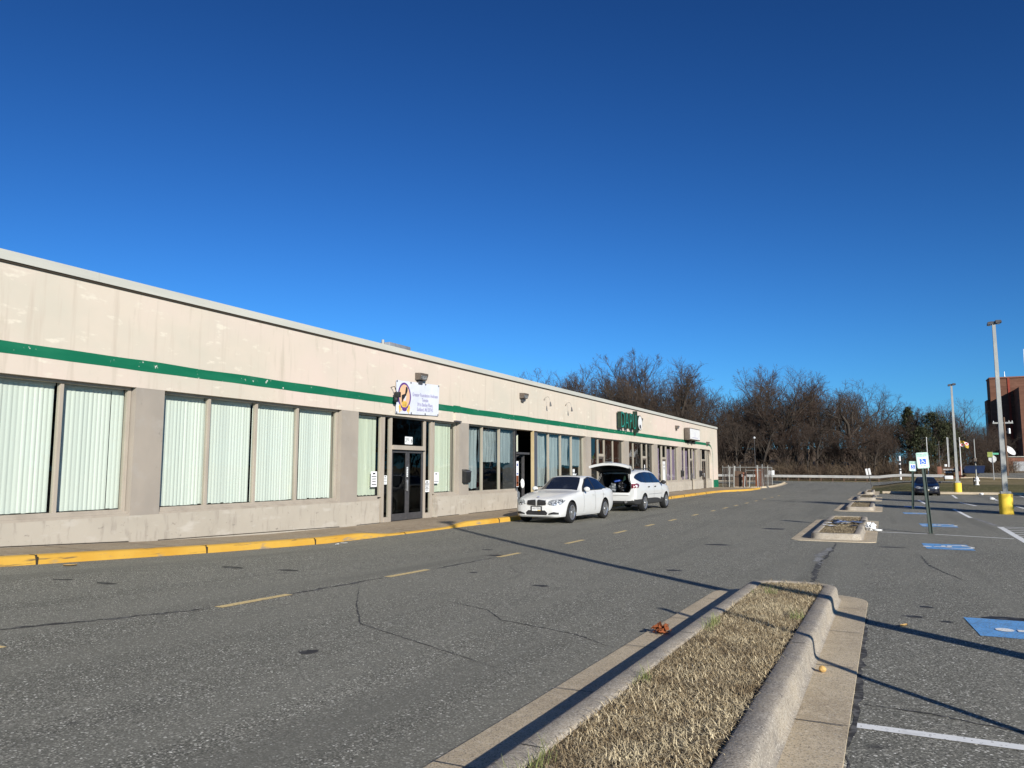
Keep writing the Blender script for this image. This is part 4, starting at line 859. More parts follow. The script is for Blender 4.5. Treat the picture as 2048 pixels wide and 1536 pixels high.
def sedan(root, paint, kidney=True):
    c = Car(root, car_body(SEDAN), paint, 1.38, -1.38, .325, .79)
    A = lambda n, m, p, ax, sg=1, **k: c.decal(n, m, p, ax, sg, **k)
    for sg in (1, -1):
        A('window_trim', 'black', [(.50,.925),(.06,1.20),(-.12,1.315),(-.5,1.375),(-.95,1.365),(-1.28,1.265),(-1.60,1.06),(-1.66,.985),(-1.5,.965),(-.5,.945)], 'x', sg, off=.003, rows=14, cols=24)
        A('side_window', 'carglass', [(.36,.955),(.03,1.17),(-.14,1.285),(-.46,1.345),(-.49,.965)], 'x', sg, off=.006, rows=12)
        A('side_window', 'carglass', [(-.55,.968),(-.545,1.345),(-.93,1.338),(-1.24,1.24),(-1.50,1.06),(-1.54,.998),(-1.3,.985)], 'x', sg, off=.006, rows=12)
        b = MB()
        for y in (.44, -.52, -1.22): c.decal('', 'black', [(y-.006,.30 if y > -1 else .6),(y+.006,.30 if y > -1 else .6),(y+.006,.93),(y-.006,.93)], 'x', sg, off=.0025, rows=14, cols=1, build=False, mb=b)
        part(b, 'door_seam', M['black'], root, True, None)
        A('sill_strip', paint, [(-.95,.20),(.98,.20),(.98,.27),(-.95,.27)], 'x', sg, off=.012, rows=2)
        for y in (-.36, -1.28): A('door_handle', paint, [(y-.10,.80),(y+.10,.80),(y+.10,.835),(y-.10,.835)], 'x', sg, off=.03, rows=3)
        A('headlight', 'lens', [(sg*.39,.575),(sg*.60,.535),(sg*.80,.57),(sg*.855,.69),(sg*.75,.735),(sg*.45,.70)], 'y', 1, off=.006, rows=8)
        A('fog_intake', 'black', [(sg*.42,.27),(sg*.74,.275),(sg*.75,.345),(sg*.60,.36),(sg*.44,.315)], 'y', 1, off=.005, rows=6)
        part(MB().ball((sg*.64,2.06,.315), .035, 2, (1,.5,1)), 'fog_lamp', M['clearlamp'], root, True)
        A('taillight', 'taillight', [(sg*.44,.80),(sg*.77,.76),(sg*.80,.86),(sg*.5,.90)], 'y', -1, off=.006, rows=5)
        m = MB().ball((sg*.985,.40,1.0), .11, 2, (1.05,.55,.72)); mir = part(m, 'mirror', M[paint], root, True, None); part(MB().hexa([(sg*.84,.40,.93),(sg*.93,.40,.94),(sg*.93,.46,.94),(sg*.84,.48,.93),(sg*.84,.40,.955),(sg*.93,.40,.98),(sg*.93,.46,.98),(sg*.84,.48,.955)]), 'mirror_arm', M['black'], mir, True)
    A('windscreen', 'windscreen', [(-.70,.585),(.70,.585),(.60,.15),(.53,-.07),(-.53,-.07),(-.60,.15)], 'z', off=.005, rows=12, cols=16)
    A('rear_window', 'carglass', [(-.54,-1.02),(.54,-1.02),(.64,-1.68),(-.64,-1.68)], 'z', off=.005, rows=10, cols=12)
    A('sunroof', 'carglass', [(-.40,-.28),(.40,-.28),(.40,-.68),(-.40,-.68)], 'z', off=.003, rows=4)
    b = MB()
    for sg in (1,-1): c.decal('', 'black', [(sg*.52-.004,.62),(sg*.52+.004,.62),(sg*.26+.004,2.0),(sg*.26-.004,2.0)], 'z', off=.003, rows=14, cols=1, build=False, mb=b)
    part(b, 'bonnet_crease', M[paint], root, True, None)
    if kidney:
        for sg in (1,-1):
            A('grille', 'alloy', [(sg*.012,.525),(sg*.31,.53),(sg*.36,.59),(sg*.33,.70),(sg*.06,.715),(sg*.012,.69)], 'y', 1, off=.008, rows=8)
            A('grille', 'black', [(sg*.03,.54),(sg*.295,.543),(sg*.342,.592),(sg*.315,.688),(sg*.065,.702),(sg*.03,.68)], 'y', 1, off=.013, rows=8)
        part(MB().lathe([(0,.0),(.042,0),(.042,.008),(0,.012)], 18, 'z', (0,2.03,.795)), 'bonnet_badge', M['bluebag'], root, True)
    else:
        A('grille', 'alloy', [(-.36,.54),(.36,.54),(.40,.60),(.34,.66),(-.34,.66),(-.40,.60)], 'y', 1, off=.008, rows=6); A('grille', 'black', [(-.33,.555),(.33,.555),(.37,.60),(.31,.645),(-.31,.645),(-.37,.60)], 'y', 1, off=.013, rows=6)
    A('lower_intake', 'black', [(-.36,.26),(.36,.26),(.39,.33),(.30,.40),(-.30,.40),(-.39,.33)], 'y', 1, off=.005, rows=6)
    pl_ = part(MB().bbox(-.20,.20,2.165,2.19,.365,.525,.006), 'number_plate', M['black'], root, True); part(MB().box(-.155,.155,2.19,2.194,.385,.50), 'plate_face', M['white'], pl_, True)
    t = MB(); text_to(t, '1AX 7302', .085, Matrix.Translation((0,2.197,.45)) @ Matrix(((-1,0,0,0),(0,0,1,0),(0,1,0,0),(0,0,0,1))), sx=.78); part(t, 'plate_lettering', M['ink'], pl_, True)
    t = MB().box(-.155,-.05,2.1945,2.1965,.385,.405); part(t, 'plate_band', M['goldflag'], pl_, True)
    part(MB().box(-.7,.7,-2.1,1.9,.20,.30), 'underbody', M['black'], root, True)
    part(MB().tube([(0,-.78,1.42),(0,-.84,1.46),(0,-.92,1.47)], [.03,.022,.006], 8), 'roof_aerial', M[paint], root, True)
    add_wheels(root, .325, .22, (1.38,-1.38), .795, 5, True)
    return c
car1 = thing('sedan', 'white sedan parked nose towards us beside the yellow kerb', 'car', (-9.70, 24.30, gz(-9.6,24.3)), PI-R(3.4))
sedan(car1, 'carwhite'); car1.scale = (.965,.985,1.035)
car2 = thing('sedan', 'dark navy sedan parked against the grass bank', 'car', (2.40, 57.6, gz(2.3,57)), PI-R(1))
sedan(car2, 'carnavy', False); car2.scale = (.82,)*3

SUV = [
 (-2.62,.46,.78,.90,.72,.86,1.04,.66,1.30,1.36),(-2.56,.36,.84,.95,.72,.91,1.10,.66,1.42,1.48),(-2.40,.31,.88,.97,.74,.925,1.17,.655,1.55,1.61),(-2.0,.28,.90,.985,.76,.94,1.19,.66,1.645,1.705),(-1.5,.27,.90,.99,.78,.945,1.18,.67,1.69,1.75),(-.8,.27,.90,.99,.78,.945,1.16,.675,1.715,1.775),(-.2,.27,.90,.99,.78,.945,1.14,.68,1.71,1.77),
 (.30,.27,.90,.99,.78,.945,1.13,.70,1.63,1.69),(.72,.27,.90,.99,.77,.945,1.12,.76,1.40,1.45),(1.10,.27,.90,.99,.77,.945,1.11,.82,1.19,1.225),(1.18,.27,.90,.99,.77,.945,1.10,.82,1.17,1.205),(1.51,.27,.90,.99,.75,.94,1.06,.80,1.14,1.18),(2.05,.28,.86,.95,.71,.90,.99,.74,1.07,1.11),(2.36,.31,.74,.82,.66,.79,.92,.62,1.0,1.03),(2.48,.38,.55,.64,.64,.60,.84,.46,.93,.96)]
suv = thing('sport_utility', 'white sport utility vehicle with its tailgate raised', 'car', (-9.64, 32.11, gz(-9.6,32)), R(-2.6))
cut = MB().prism([(-.64,.80),(.64,.80),(.73,1.0),(.72,1.18),(.57,1.58),(-.57,1.58),(-.72,1.18),(-.73,1.0)], lambda a, c: (a,-3.2,c), lambda a, c: (a,-1.25,c))
sc_ = Car(suv, car_body(SUV), 'carwhite', 1.51, -1.51, .365, .86, clad=.50, cut=cut)
for sg in (1,-1):
    D = lambda n, m, p, ax, s_=sg, **k: sc_.decal(n, m, p, ax, s_, **k)
    D('side_window', 'carglass', [(.98,1.17),(.62,1.40),(.28,1.58),(-.2,1.655),(-.9,1.66),(-1.5,1.635),(-2.0,1.56),(-2.28,1.47),(-2.36,1.40),(-2.2,1.31),(-1.9,1.23),(-1.5,1.205),(-.5,1.185)], 'x', off=.005, rows=16, cols=26)
    b = MB(); sc_.decal('', 'black', [(-.28,1.19),(-.24,1.19),(-.24,1.65),(-.28,1.65)], 'x', sg, off=.008, rows=8, cols=1, build=False, mb=b); sc_.decal('', 'black', [(-1.28,1.21),(-1.24,1.21),(-1.32,1.64),(-1.36,1.64)], 'x', sg, off=.008, rows=8, cols=1, build=False, mb=b); part(b, 'window_pillar', M['black'], suv, True, None)
    b = MB()
    for y in (.86,-.27): sc_.decal('', 'black', [(y-.006,.52),(y+.006,.52),(y+.006,1.15),(y-.006,1.15)], 'x', sg, off=.0025, rows=12, cols=1, build=False, mb=b)
    sc_.decal('', 'black', [(-1.0,.70),(.86,.70),(.86,.712),(-1.0,.712)], 'x', sg, off=.0025, rows=1, cols=14, build=False, mb=b); part(b, 'door_seam', M['black'], suv, True, None)
    for y in (-.12,-1.0): D('door_handle', 'black', [(y-.1,1.00),(y+.1,1.00),(y+.1,1.045),(y-.1,1.045)], 'x', off=.03, rows=3)
    D('taillight', 'taillight', [(-2.16,1.10),(-2.3,1.0),(-2.62,.97),(-2.64,1.17),(-2.40,1.19),(-2.2,1.16)], 'x', off=.006, rows=8, cols=10)
    D('taillight_lens', 'clearlamp', [(-2.36,1.03),(-2.55,1.0),(-2.56,1.12),(-2.40,1.12)], 'x', off=.010, rows=6, cols=6)
    sc_.decal('rear_lamp', 'taillight', [(sg*.78,.97),(sg*.93,.99),(sg*.92,1.17),(sg*.775,1.17)], 'y', -1, off=.006, rows=6)
    m = part(MB().ball((sg*1.10,.72,1.20), .13, 2, (.95,.55,.72)), 'mirror', M['black'], suv, True, None); part(MB().box(min(sg*.9,sg*1.04),max(sg*.9,sg*1.04),.70,.76,1.14,1.18), 'mirror_arm', M['black'], m, True)
    part(MB().tube([(sg*.60,-1.9,1.72),(sg*.60,-1.8,1.79),(sg*.60,.1,1.80),(sg*.60,.25,1.735)], .02, 8), 'roof_rail', M['black'], suv, True)
    part(MB().tube([(sg*.57,-2.42,1.52),(sg*.60,-2.85,1.64)], [.016,.012], 8), 'gas_strut', M['black'], suv, True)
    b = MB(); sc_.decal('', 'black', [(sg*.65,.83),(sg*.69,.83),(sg*.775,1.0),(sg*.765,1.18),(sg*.625,1.58),(sg*.58,1.58),(sg*.725,1.18),(sg*.735,1.0)], 'y', -1, off=.004, rows=14, cols=2, build=False, mb=b); part(b, 'opening_seal', M['black'], suv, True, None)
sc_.decal('windscreen', 'windscreen', [(-.80,1.08),(.80,1.08),(.66,.32),(-.66,.32)], 'z', off=.005, rows=12, cols=14)
part(MB().bbox(-.66,.66,-2.66,-2.50,.69,.79,.02), 'bumper_step', M['carwhite'], suv, True)
part(MB().box(-.8,.8,-2.3,2.1,.30,.42), 'underbody', M['black'], suv, True)
for sg in (1,-1): part(MB().tube([(sg*.52,-2.66,.42),(sg*.52,-2.4,.42)], [.055,.05], 14, True), 'exhaust', M['alloy'], suv, True)
# raised tailgate: hinged at the back of the roof, bowed panel with window, dark lining
Pg, Pl = [], []
hy, hz = -2.20, 1.66; ang = R(19)
for i in range(11):
    s = i/10; wv = .60+.30*math.sin(PI*min(1,s*1.02)*.55); L = 1.08*s; row, rl = [], []
    for j in range(-8, 9):
        x = wv*j/8; yv = hy - L*math.cos(ang); zv = hz + L*math.sin(ang) + .10*math.sin(PI*s)*(1-.35*(j/8)**2) - .13*(j/8)**2 - (.035*(max(0,s-.8)/.2)**2)
        row.append((x, yv, zv+.06)); rl.append((x*.96, yv+.0, zv-.035))
    Pg.append(row); Pl.append(rl)
b = MB().grid(Pg); b.cm = 1; b.grid([r[::-1] for r in Pl]); b.cm = 0
edge = [Pg[i][0] for i in range(11)] + Pg[10][1:-1] + [Pg[i][16] for i in range(10,-1,-1)]; e2 = [Pl[i][0] for i in range(11)] + Pl[10][1:-1] + [Pl[i][16] for i in range(10,-1,-1)]
b.grid([edge, e2], False)
gate = part(b, 'tailgate', [M['carwhite'], M['black']], suv, True, 50)
part(MB().grid([[ (Pg[i][j][0]*.93, Pg[i][j][1], Pg[i][j][2]+.004) for j in range(1,16)] for i in range(2,7)]), 'rear_window', M['carglass'], gate, True, None)
part(MB().bbox(-.17,.17,hy-1.03,hy-.99,hz+.37,hz+.43,.006), 'gate_trim', M['alloy'], gate, True)
part(MB().box(-.5,.5,hy-.62,hy-.3,hz+.07,hz+.08), 'gate_lining', M['cladding'], gate, True)
add_wheels(suv, .365, .25, (1.51,-1.51), .87, 5, False)
suv.scale = (.945,)*3
# load in the back: each bag is a thing of its own
def inside(x, y, z): 
    k = .945; a = suv.rotation_euler.z; return (suv.location.x + k*(x*math.cos(a)-y*math.sin(a)), suv.location.y + k*(x*math.sin(a)+y*math.cos(a)), suv.location.z + k*z)
def bag(label, m, loc, r, sc, seed, grp=None, jit=.35): return based(MB().ball((0,0,0), r, 4, sc, jit, seed, 2.4), 'trash_bag', M[m], label, 'bag', loc, grp, None, rz=seed)
bag('black shiny bag lying at the right of the open cargo space', 'trashbag', inside(.22,-2.02,1.03), .27, (.95,.8,.9), 1, 'bags in the open cargo space')
bag('dark grey bag bulging at the left of the open cargo space', 'greybag', inside(-.27,-1.98,.98), .20, (.9,.9,.95), 2, 'bags in the open cargo space')
bag('black bag at the back of the cargo space', 'trashbag', inside(.0,-1.62,1.08), .30, (1.3,.7,.9), 3, 'bags in the open cargo space')
bag('bright blue bag on top of the load in the cargo space', 'bluebag', inside(-.1,-1.85,1.28), .15, (1.3,.8,.55), 4, 'bags in the open cargo space')
based(MB().hexa([(-.07,0,0),(.07,0,0),(.07,.03,0),(-.07,.03,0),(-.0,0,.24),(.05,0,.24),(.05,.02,.24),(0,.02,.24)]), 'green_sheet', M['greensheet'], 'pale green pointed sheet above the bags in the cargo space', 'sheet', inside(.2,-1.9,1.24))
# bags and clutter in the open doorway
zb = wz(28.3)
based(MB().ball((0,0,.42), .40, 4, (.62,.5,1.1), .4, 9, 2.2), 'trash_bag', M['greybag'], 'tall blue grey bag standing in the open shop doorway', 'bag', (GX-.25,28.15,zb+.0), 'bags in the open doorway', None)
based(MB().ball((0,0,.2), .22, 3, (.9,.8,1.0), .4, 12, 2.2), 'trash_bag', M['trashbag'], 'black bag on top of the pile in the open doorway', 'bag', (GX-.25,28.15,zb+.83), 'bags in the open doorway', None)
based(MB().ball((0,0,.2), .10, 3, (.8,.7,1.9), .3, 14, 2), 'white_bag', M['paper'], 'white bag hung beside the pile in the open doorway', 'bag', (GX-.05,28.55,zb+.75), None, None)
# ------------------------------------------------------------------ trees
def grow(tr, tw, rnd, p, d, L, r, lvl, spec):
    nseg = (6,5,4,3,2,2)[lvl]; pts = [p.copy()]; rad = [r]; q = p.copy(); dd = d.copy()
    wob = spec['wob'][lvl]; trop = spec['trop'][lvl]; tip = .5 if lvl == 0 else .3
    for i in range(nseg):
        dd = (dd + Vector((rnd.gauss(0,wob), rnd.gauss(0,wob), rnd.gauss(0,wob)*.6+trop))).normalized(); q = q + dd*L/nseg; pts.append(q.copy()); rad.append(r*(1-(1-tip)*(i+1)/nseg))
    if lvl <= 2: tr.tube(pts, rad, (8,6,4)[lvl], False)
    else: tw.tube(pts, rad, 3, False, False)
    if lvl >= spec['levels']: return
    n = spec['n'][lvl]; t0 = spec['t0'][lvl]; az = rnd.uniform(0,2*PI)
    for k in range(n):
        t = t0+(1-t0)*((k+.5+rnd.uniform(-.4,.4))/n) if k < n-1 else 1.0
        f = min(nseg-1e-6, max(0,t)*nseg); i = int(f); pos = pts[i].lerp(pts[i+1], f-i); base = (pts[i+1]-pts[i]).normalized()
        az += 2.4 + rnd.uniform(-.5,.5); ang = R(spec['ang'][lvl])*rnd.uniform(.65,1.3)*(.5 if t == 1.0 else 1)
        a = base.cross(Vector((0,0,1)) if abs(base.z) < .95 else Vector((1,0,0))).normalized(); c = base.cross(a)
        nd = (base*math.cos(ang) + (a*math.cos(az)+c*math.sin(az))*math.sin(ang)).normalized()
        rr = max(.013, (rad[i]+(rad[i+1]-rad[i])*(f-i))*spec['rr'][lvl])
        LL = L*spec['lr'][lvl]*rnd.uniform(.7,1.2)*(1-.35*abs(t-.55) if lvl else (1.15-.55*t))
        if 'env' in spec:       # the crown fills an oval envelope
            cz, ea, eb = spec['env']; o = Vector((pos.x/ea, pos.y/ea, (pos.z-cz)/eb)); v = Vector((nd.x/ea, nd.y/ea, nd.z/eb)); qa, qb, qc = v.dot(v), 2*o.dot(v), o.dot(o)-1; disc = qb*qb-4*qa*qc
            te = (-qb+math.sqrt(disc))/(2*qa) if disc > 0 else 0
            LL = te*rnd.uniform(.62,.92) if lvl == 0 else min(LL, max(.35, te*rnd.uniform(.8,1.08)))
            if LL < .3: LL = .3
        grow(tr, tw, rnd, pos, nd, LL, rr, lvl+1, spec)
SPEC = {
 'spread': dict(env=(10.4,7.0,6.8), levels=4, L=8.0, r=.42, n=(9,8,7,7), t0=(.5,.25,.2,.1), ang=(48,42,40,38), lr=(.85,.50,.50,.5), rr=(.55,.55,.5,.6), wob=(.06,.12,.15,.2,.2), trop=(.02,.10,.08,.05,.03)),
 'upright': dict(env=(11.6,4.6,6.6), levels=4, L=13.5, r=.30, n=(13,7,7,6), t0=(.38,.2,.15,.1), ang=(38,36,38,38), lr=(.44,.48,.5,.5), rr=(.42,.55,.5,.6), wob=(.05,.10,.14,.2,.2), trop=(.04,.12,.10,.06,.03)),
 'twist': dict(levels=4, L=9.5, r=.30, n=(7,6,6,6), t0=(.35,.25,.2,.1), ang=(46,44,42,40), lr=(.62,.52,.5,.5), rr=(.55,.55,.5,.6), wob=(.20,.24,.24,.25,.2), trop=(.05,.08,.05,.02,.0)),
 'thicket': dict(levels=4, L=8.5, r=.16, n=(13,7,6,6), t0=(.12,.15,.1,.1), ang=(34,34,36,40), lr=(.62,.50,.5,.5), rr=(.6,.55,.55,.6), wob=(.10,.12,.16,.2,.2), trop=(.05,.12,.10,.06,.03)),
}
PROTO = {}
def proto(kind, k):
    if (kind, k) not in PROTO:
        rnd = random.Random(100*k+len(kind)*7); tr, tw = MB(), MB(); sp = SPEC[kind]
        d = Vector((rnd.uniform(-.12,.12), rnd.uniform(-.12,.12), 1)) if kind != 'twist' else Vector((.45 if k % 2 else -.3, .1, 1))
        if kind == 'thicket':
            for s in range(3): grow(tr, tw, rnd, Vector((rnd.uniform(-.8,.8), rnd.uniform(-.8,.8), -.2)), (d+Vector((rnd.uniform(-.3,.3), rnd.uniform(-.3,.3), 0))).normalized(), sp['L']*rnd.uniform(.8,1), sp['r'], 0, dict(sp, n=(9,6,6,5)))
        else: grow(tr, tw, rnd, Vector((0,0,-.2)), d.normalized(), sp['L'], sp['r'], 0, sp)
        h = max(p[2] for p in tw.v)
        a, c = tr.mesh('trunk'), tw.mesh('crown'); a.materials.append(M['bark']); c.materials.append(M['twig']); PROTO[(kind,k)] = (a, c, h)
    return PROTO[(kind,k)]
def tree(x, y, h, kind, k, label, group, rz, cat='tree', sx=1.0):
    a, c, H = proto(kind, k); t = thing('bare_tree', label, cat, (x, y, gz(x,y)), rz, group); s = h/H; t.scale = (s*sx, s*sx, s)
    for n, me in (('trunk', a), ('crown', c)): o = bpy.data.objects.new(n, me); COL.objects.link(o); o.parent = t
    return t
S_, U_, T_, K_ = 'spread', 'upright', 'twist', 'thicket'
WOOD = [(-53.7,125,19.3,S_),(-60.3,133,18.9,U_),(-37.5,128,21.7,U_),(-31.8,126,20.1,U_),(-43.3,131,21.4,U_),(-45.0,124,19.3,U_),(-13.4,122,17.4,S_),(-10.4,128,16.3,U_),(-3.6,120,14.2,T_),(-6.9,130,13.4,U_),(-2.4,134,14.4,S_),(3.1,136,11.4,U_),(10.4,140,12.0,S_),(-56.7,121.1,9.7,K_),(-58.5,125.2,15.1,U_),(-66.2,137.8,18.1,U_),(-54.2,117.2,8.6,K_),(-59.7,129.6,13.7,S_),(-60.9,135.5,16.5,S_),(-54.2,121.6,8.1,K_),(-53.4,124.7,16.3,U_),(-59.2,138.3,18.3,U_),(-48.0,116.9,8.2,T_),(-52.6,124.7,13.7,U_),(-59.2,140.2,18.2,U_),(-46.2,116.0,9.7,U_),(-50.6,125.7,15.8,S_),(-55.6,136.3,18.0,U_),(-45.8,118.3,11.3,T_),(-47.4,123.6,13.5,U_),(-54.0,141.2,19.3,U_),(-44.0,122.1,11.5,U_),(-45.3,125.3,15.2,S_),(-51.0,140.1,17.9,K_),(-39.9,116.1,8.1,U_),(-44.0,124.5,15.3,K_),(-47.9,136.7,21.1,K_),(-39.6,119.9,9.7,U_),(-42.2,123.8,18.1,S_),(-45.3,136.9,18.2,K_),(-37.1,115.9,10.2,K_),(-40.2,124.9,17.6,U_),(-42.5,135.2,20.7,S_),(-36.7,118.4,10.0,K_),(-38.2,129.5,16.5,S_),(-41.0,136.7,22.6,K_),(-33.6,116.5,9.7,T_),(-35.8,124.8,18.2,S_),(-40.3,137.9,22.5,K_),(-31.5,118.0,8.4,K_),(-35.2,128.4,17.8,K_),(-38.9,141.4,22.4,K_),(-30.2,116.8,12.2,K_),(-31.7,125.8,15.1,K_),(-34.9,139.0,19.2,K_),(-28.8,120.7,8.3,T_),(-30.6,129.6,12.6,S_),(-32.3,138.1,18.0,U_),(-27.7,121.5,7.7,U_),(-28.7,128.6,14.0,U_),(-30.3,138.1,16.6,S_),(-25.6,121.6,8.0,U_),(-27.2,124.6,13.7,S_),(-30.2,139.8,16.8,U_),(-24.2,118.8,9.0,K_),(-23.7,124.3,11.0,U_),(-27.0,137.4,15.7,K_),(-21.6,119.6,7.9,K_),(-23.2,126.0,13.3,K_),(-24.7,139.3,16.6,K_),(-19.7,117.6,9.6,U_),(-21.8,127.6,12.4,K_),(-23.8,140.2,16.3,K_),(-18.8,118.2,7.9,T_),(-18.8,127.8,15.1,K_),(-20.8,137.2,16.5,K_),(-16.2,116.5,9.2,T_),(-17.0,127.0,13.3,S_),(-20.1,141.2,19.0,U_),(-15.9,122.4,9.7,T_),(-17.4,130.1,12.7,K_),(-17.9,137.8,17.1,U_),(-12.5,117.2,9.7,K_),(-13.4,123.6,14.8,K_),(-15.3,134.8,16.2,S_),(-12.8,122.4,8.4,U_),(-11.8,127.1,13.5,U_),(-14.3,136.5,15.5,K_),(-9.7,115.7,9.1,U_),(-10.6,127.6,12.7,U_),(-12.0,139.3,15.2,U_),(-8.4,115.6,9.0,T_),(-9.3,130.2,12.0,S_),(-9.5,137.8,14.8,U_),(-7.4,120.8,8.6,U_),(-7.4,126.5,11.8,K_),(-8.4,136.7,13.7,U_),(-5.6,119.0,6.9,U_),(-6.2,127.3,10.4,U_),(-7.2,140.2,11.9,U_),(-5.0,120.6,7.8,K_),(-4.1,123.8,13.0,U_),(-4.8,141.2,13.6,U_),(-2.4,118.6,8.9,K_),(-3.0,124.6,11.4,U_),(-3.9,137.2,12.8,U_),(-1.2,116.3,6.2,T_),(-2.0,126.5,11.9,K_),(-1.5,137.0,12.9,K_),(-0.4,117.6,7.3,U_),(0.3,127.8,9.8,K_),(-0.3,140.3,10.4,K_),(1.0,117.1,5.7,U_),(1.6,138.5,9.5,U_),(3.9,134.7,9.9,S_),(3.9,120.3,4.5,K_),(4.0,126.9,9.0,U_),(5.3,137.0,9.6,U_),(6.5,121.1,5.1,T_),(6.8,129.1,7.3,S_),(6.3,134.8,11.1,U_),(8.3,139.8,11.4,U_),(10.1,147.0,6.3,U_),(11.3,162.2,11.3,S_),(12.8,166.0,12.3,K_),(14.6,149.6,6.6,K_),(15.7,164.6,8.2,U_),(15.4,144.5,3.6,K_),(16.7,153.4,6.8,K_),(16.5,160.0,7.6,S_)]
HERO = ['bare spreading tree topping the shop roof at the left end of the wood','lowest bare treetop peeping over the roof left of the spreading one','tallest bare tree of the wood, above the green letter sign','second tallest bare tree, right beside the tallest one','tall bare tree left of the tallest one','bare tree at the left shoulder of the tall clump over the roof','broad bare tree with a round crown above the middle of the guard rail','bare tree at the right edge of the broad round crown','crooked bare tree with bent limbs right of the broad round one','thin bare tree between the round crown and the crooked tree','wide bare tree behind the two panel roadside sign','bare tree behind the tip of the dark evergreen','bare fan shaped tree behind the far lamp post']
rnd = random.Random(77)
GRP = {U_: ('slender bare tree in the crowded wood beyond the guard rail','slender bare trees crowding the wood'), S_: ('bare tree with spreading limbs inside the crowded wood','spreading bare trees inside the wood'), T_: ('crooked bare tree in the front row of the wood','crooked bare trees along the front of the wood'), K_: ('many stemmed bare thicket in the wood beyond the guard rail','bare thickets in the wood')}
for i, (x, y, h, kind) in enumerate(WOOD):
    if i < len(HERO): tree(x, y, h, kind, 10+i % 2 if kind == U_ else 10+i % 3, HERO[i], 'bare trees that stand out above the wood', rnd.uniform(0,6.28), sx=1.1 if kind == S_ else 1.2)
    else: tree(x, y, h*(.97 if kind != K_ else .88), kind, i % 3, GRP[kind][0], GRP[kind][1], rnd.uniform(0,6.28), sx=rnd.uniform(1.0,1.25))
for x, y, h, kind in [(12.2,146,6.4,K_),(13.6,152,7.2,U_),(14.6,158,8.0,K_),(15.8,150,6.0,K_),(16.6,164,9.2,U_),(17.8,158,7.4,K_),(11.0,150,7.6,U_),(13.0,170,10.5,S_),(18.8,176,9.8,U_),(10.0,138,5.2,K_),(8.8,134,5.0,K_)]:
    tree(x, y, h, kind, int(x) % 3, 'small bare tree between the evergreens and the tower', 'small bare trees before the tower', rnd.uniform(0,6), sx=1.5)
# brushwood along the foot of the wood: nobody could count it
b = MB(); rnd = random.Random(5)
for i in range(6400):
    x = rnd.uniform(-62, 9) if i < 5400 else rnd.uniform(9, 19); y = (rnd.uniform(112.5, 122)*(1 if x < -3 else 1.02) + (0 if x < 2 else 3)) if i < 5400 else rnd.uniform(143,165); z = gz(x,y); L = rnd.uniform(.8,3.4)*(1+.5*noise.noise(Vector((x*.3,y*.3,0)))); d = Vector((rnd.gauss(0,.35), rnd.gauss(0,.35), 1)).normalized()
    p = Vector((x,y,z-.05)); m_ = p+d*L*.5; r = rnd.uniform(.018,.035)
    b.tube([p, m_, m_+(d+Vector((rnd.gauss(0,.4),rnd.gauss(0,.4),-.1)))*L*.45], [r,r*.7,r*.35], 3, False, False)
    for s in range(3): e = p.lerp(m_, rnd.uniform(.5,1)); b.tube([e, e+Vector((rnd.gauss(0,.5),rnd.gauss(0,.5),rnd.uniform(.1,.8)))*L*.5], [r*.6,r*.3], 3, False, False)
br = part(b, 'undergrowth', M['brush'], None, True, None); setting(br, 'stuff'); tag(br, 'brown tangled brushwood along the foot of the wood', 'undergrowth')
def evergreen(x, y, h, kind, label, seed, group='evergreens'):
    rnd = random.Random(seed); t = thing('evergreen_tree', label, 'tree', (x,y,gz(x,y)), rnd.uniform(0,6), group)
    part(MB().tube([(0,0,-.2),(0.1,0,h*.5),(0,.1,h*.96)], [h*.025,h*.017,h*.003], 8), 'trunk', M['bark'], t, True)
    f = MB(); br = MB(); nb = 110 if kind == 'cone' else 95
    for i in range(nb):
        u = (i+.5)/nb; z = h*(.10+.88*u); a = i*2.399+rnd.uniform(-.3,.3)
        if kind == 'cone': R_ = h*.33*(1-u)**.8*rnd.uniform(.65,1.15)+.15
        elif kind == 'column': R_ = h*.13*(1-u)**.45*rnd.uniform(.8,1.1)+.1
        else: R_ = h*.30*math.sin(PI*min(1,.12+.88*u))**.6*rnd.uniform(.45,1.15)+.2
        e = Vector((math.cos(a)*R_, math.sin(a)*R_, R_*(.05 if kind == 'cone' else .35)*rnd.uniform(.2,1.2)))
        br.tube([(0,0,z),(e.x,e.y,z+e.z)], [.03,.008], 4, False)
        for c in range(7 if kind != 'round' else 8):
            tt = rnd.uniform(.35,1.0); c0 = Vector((e.x*tt, e.y*tt, z+e.z*tt)); cr = (.10+.05*R_)*1.9*rnd.uniform(.7,1.3)
            if kind == 'round' and noise.noise(Vector((c0.x*.6,c0.y*.6,c0.z*.6))) < -.22: continue
            for l in range(13):
                o = Vector((rnd.gauss(0,.55), rnd.gauss(0,.55), rnd.gauss(0,.38)))*cr; q = c0+o; n = Vector((rnd.gauss(0,1),rnd.gauss(0,1),rnd.gauss(0,1))).normalized(); m_ = n.cross(Vector((.3,.2,1))).normalized(); s = rnd.uniform(.07,.19)*(1+.03*h)
                f.add([q-m_*s*.35, q+m_*s*.35, q+n*s*1.2], [(0,1,2)])
    part(br, 'limb', M['bark'], t, True); part(f, 'crown', M['needle'], t, True, None); return t
evergreen(3.5, 128, 10.0, 'cone', 'dark pointed evergreen left of the far lamp post', 1); evergreen(6.5, 126, 8.9, 'round', 'bushy evergreen with uneven top behind the far lamp post', 2)
evergreen(8.2, 124, 7.2, 'round', 'lower evergreen right of the far lamp post, beside the flag', 3); evergreen(4.9, 122, 6.6, 'round', 'low evergreen in front between the pointed and bushy ones', 4)
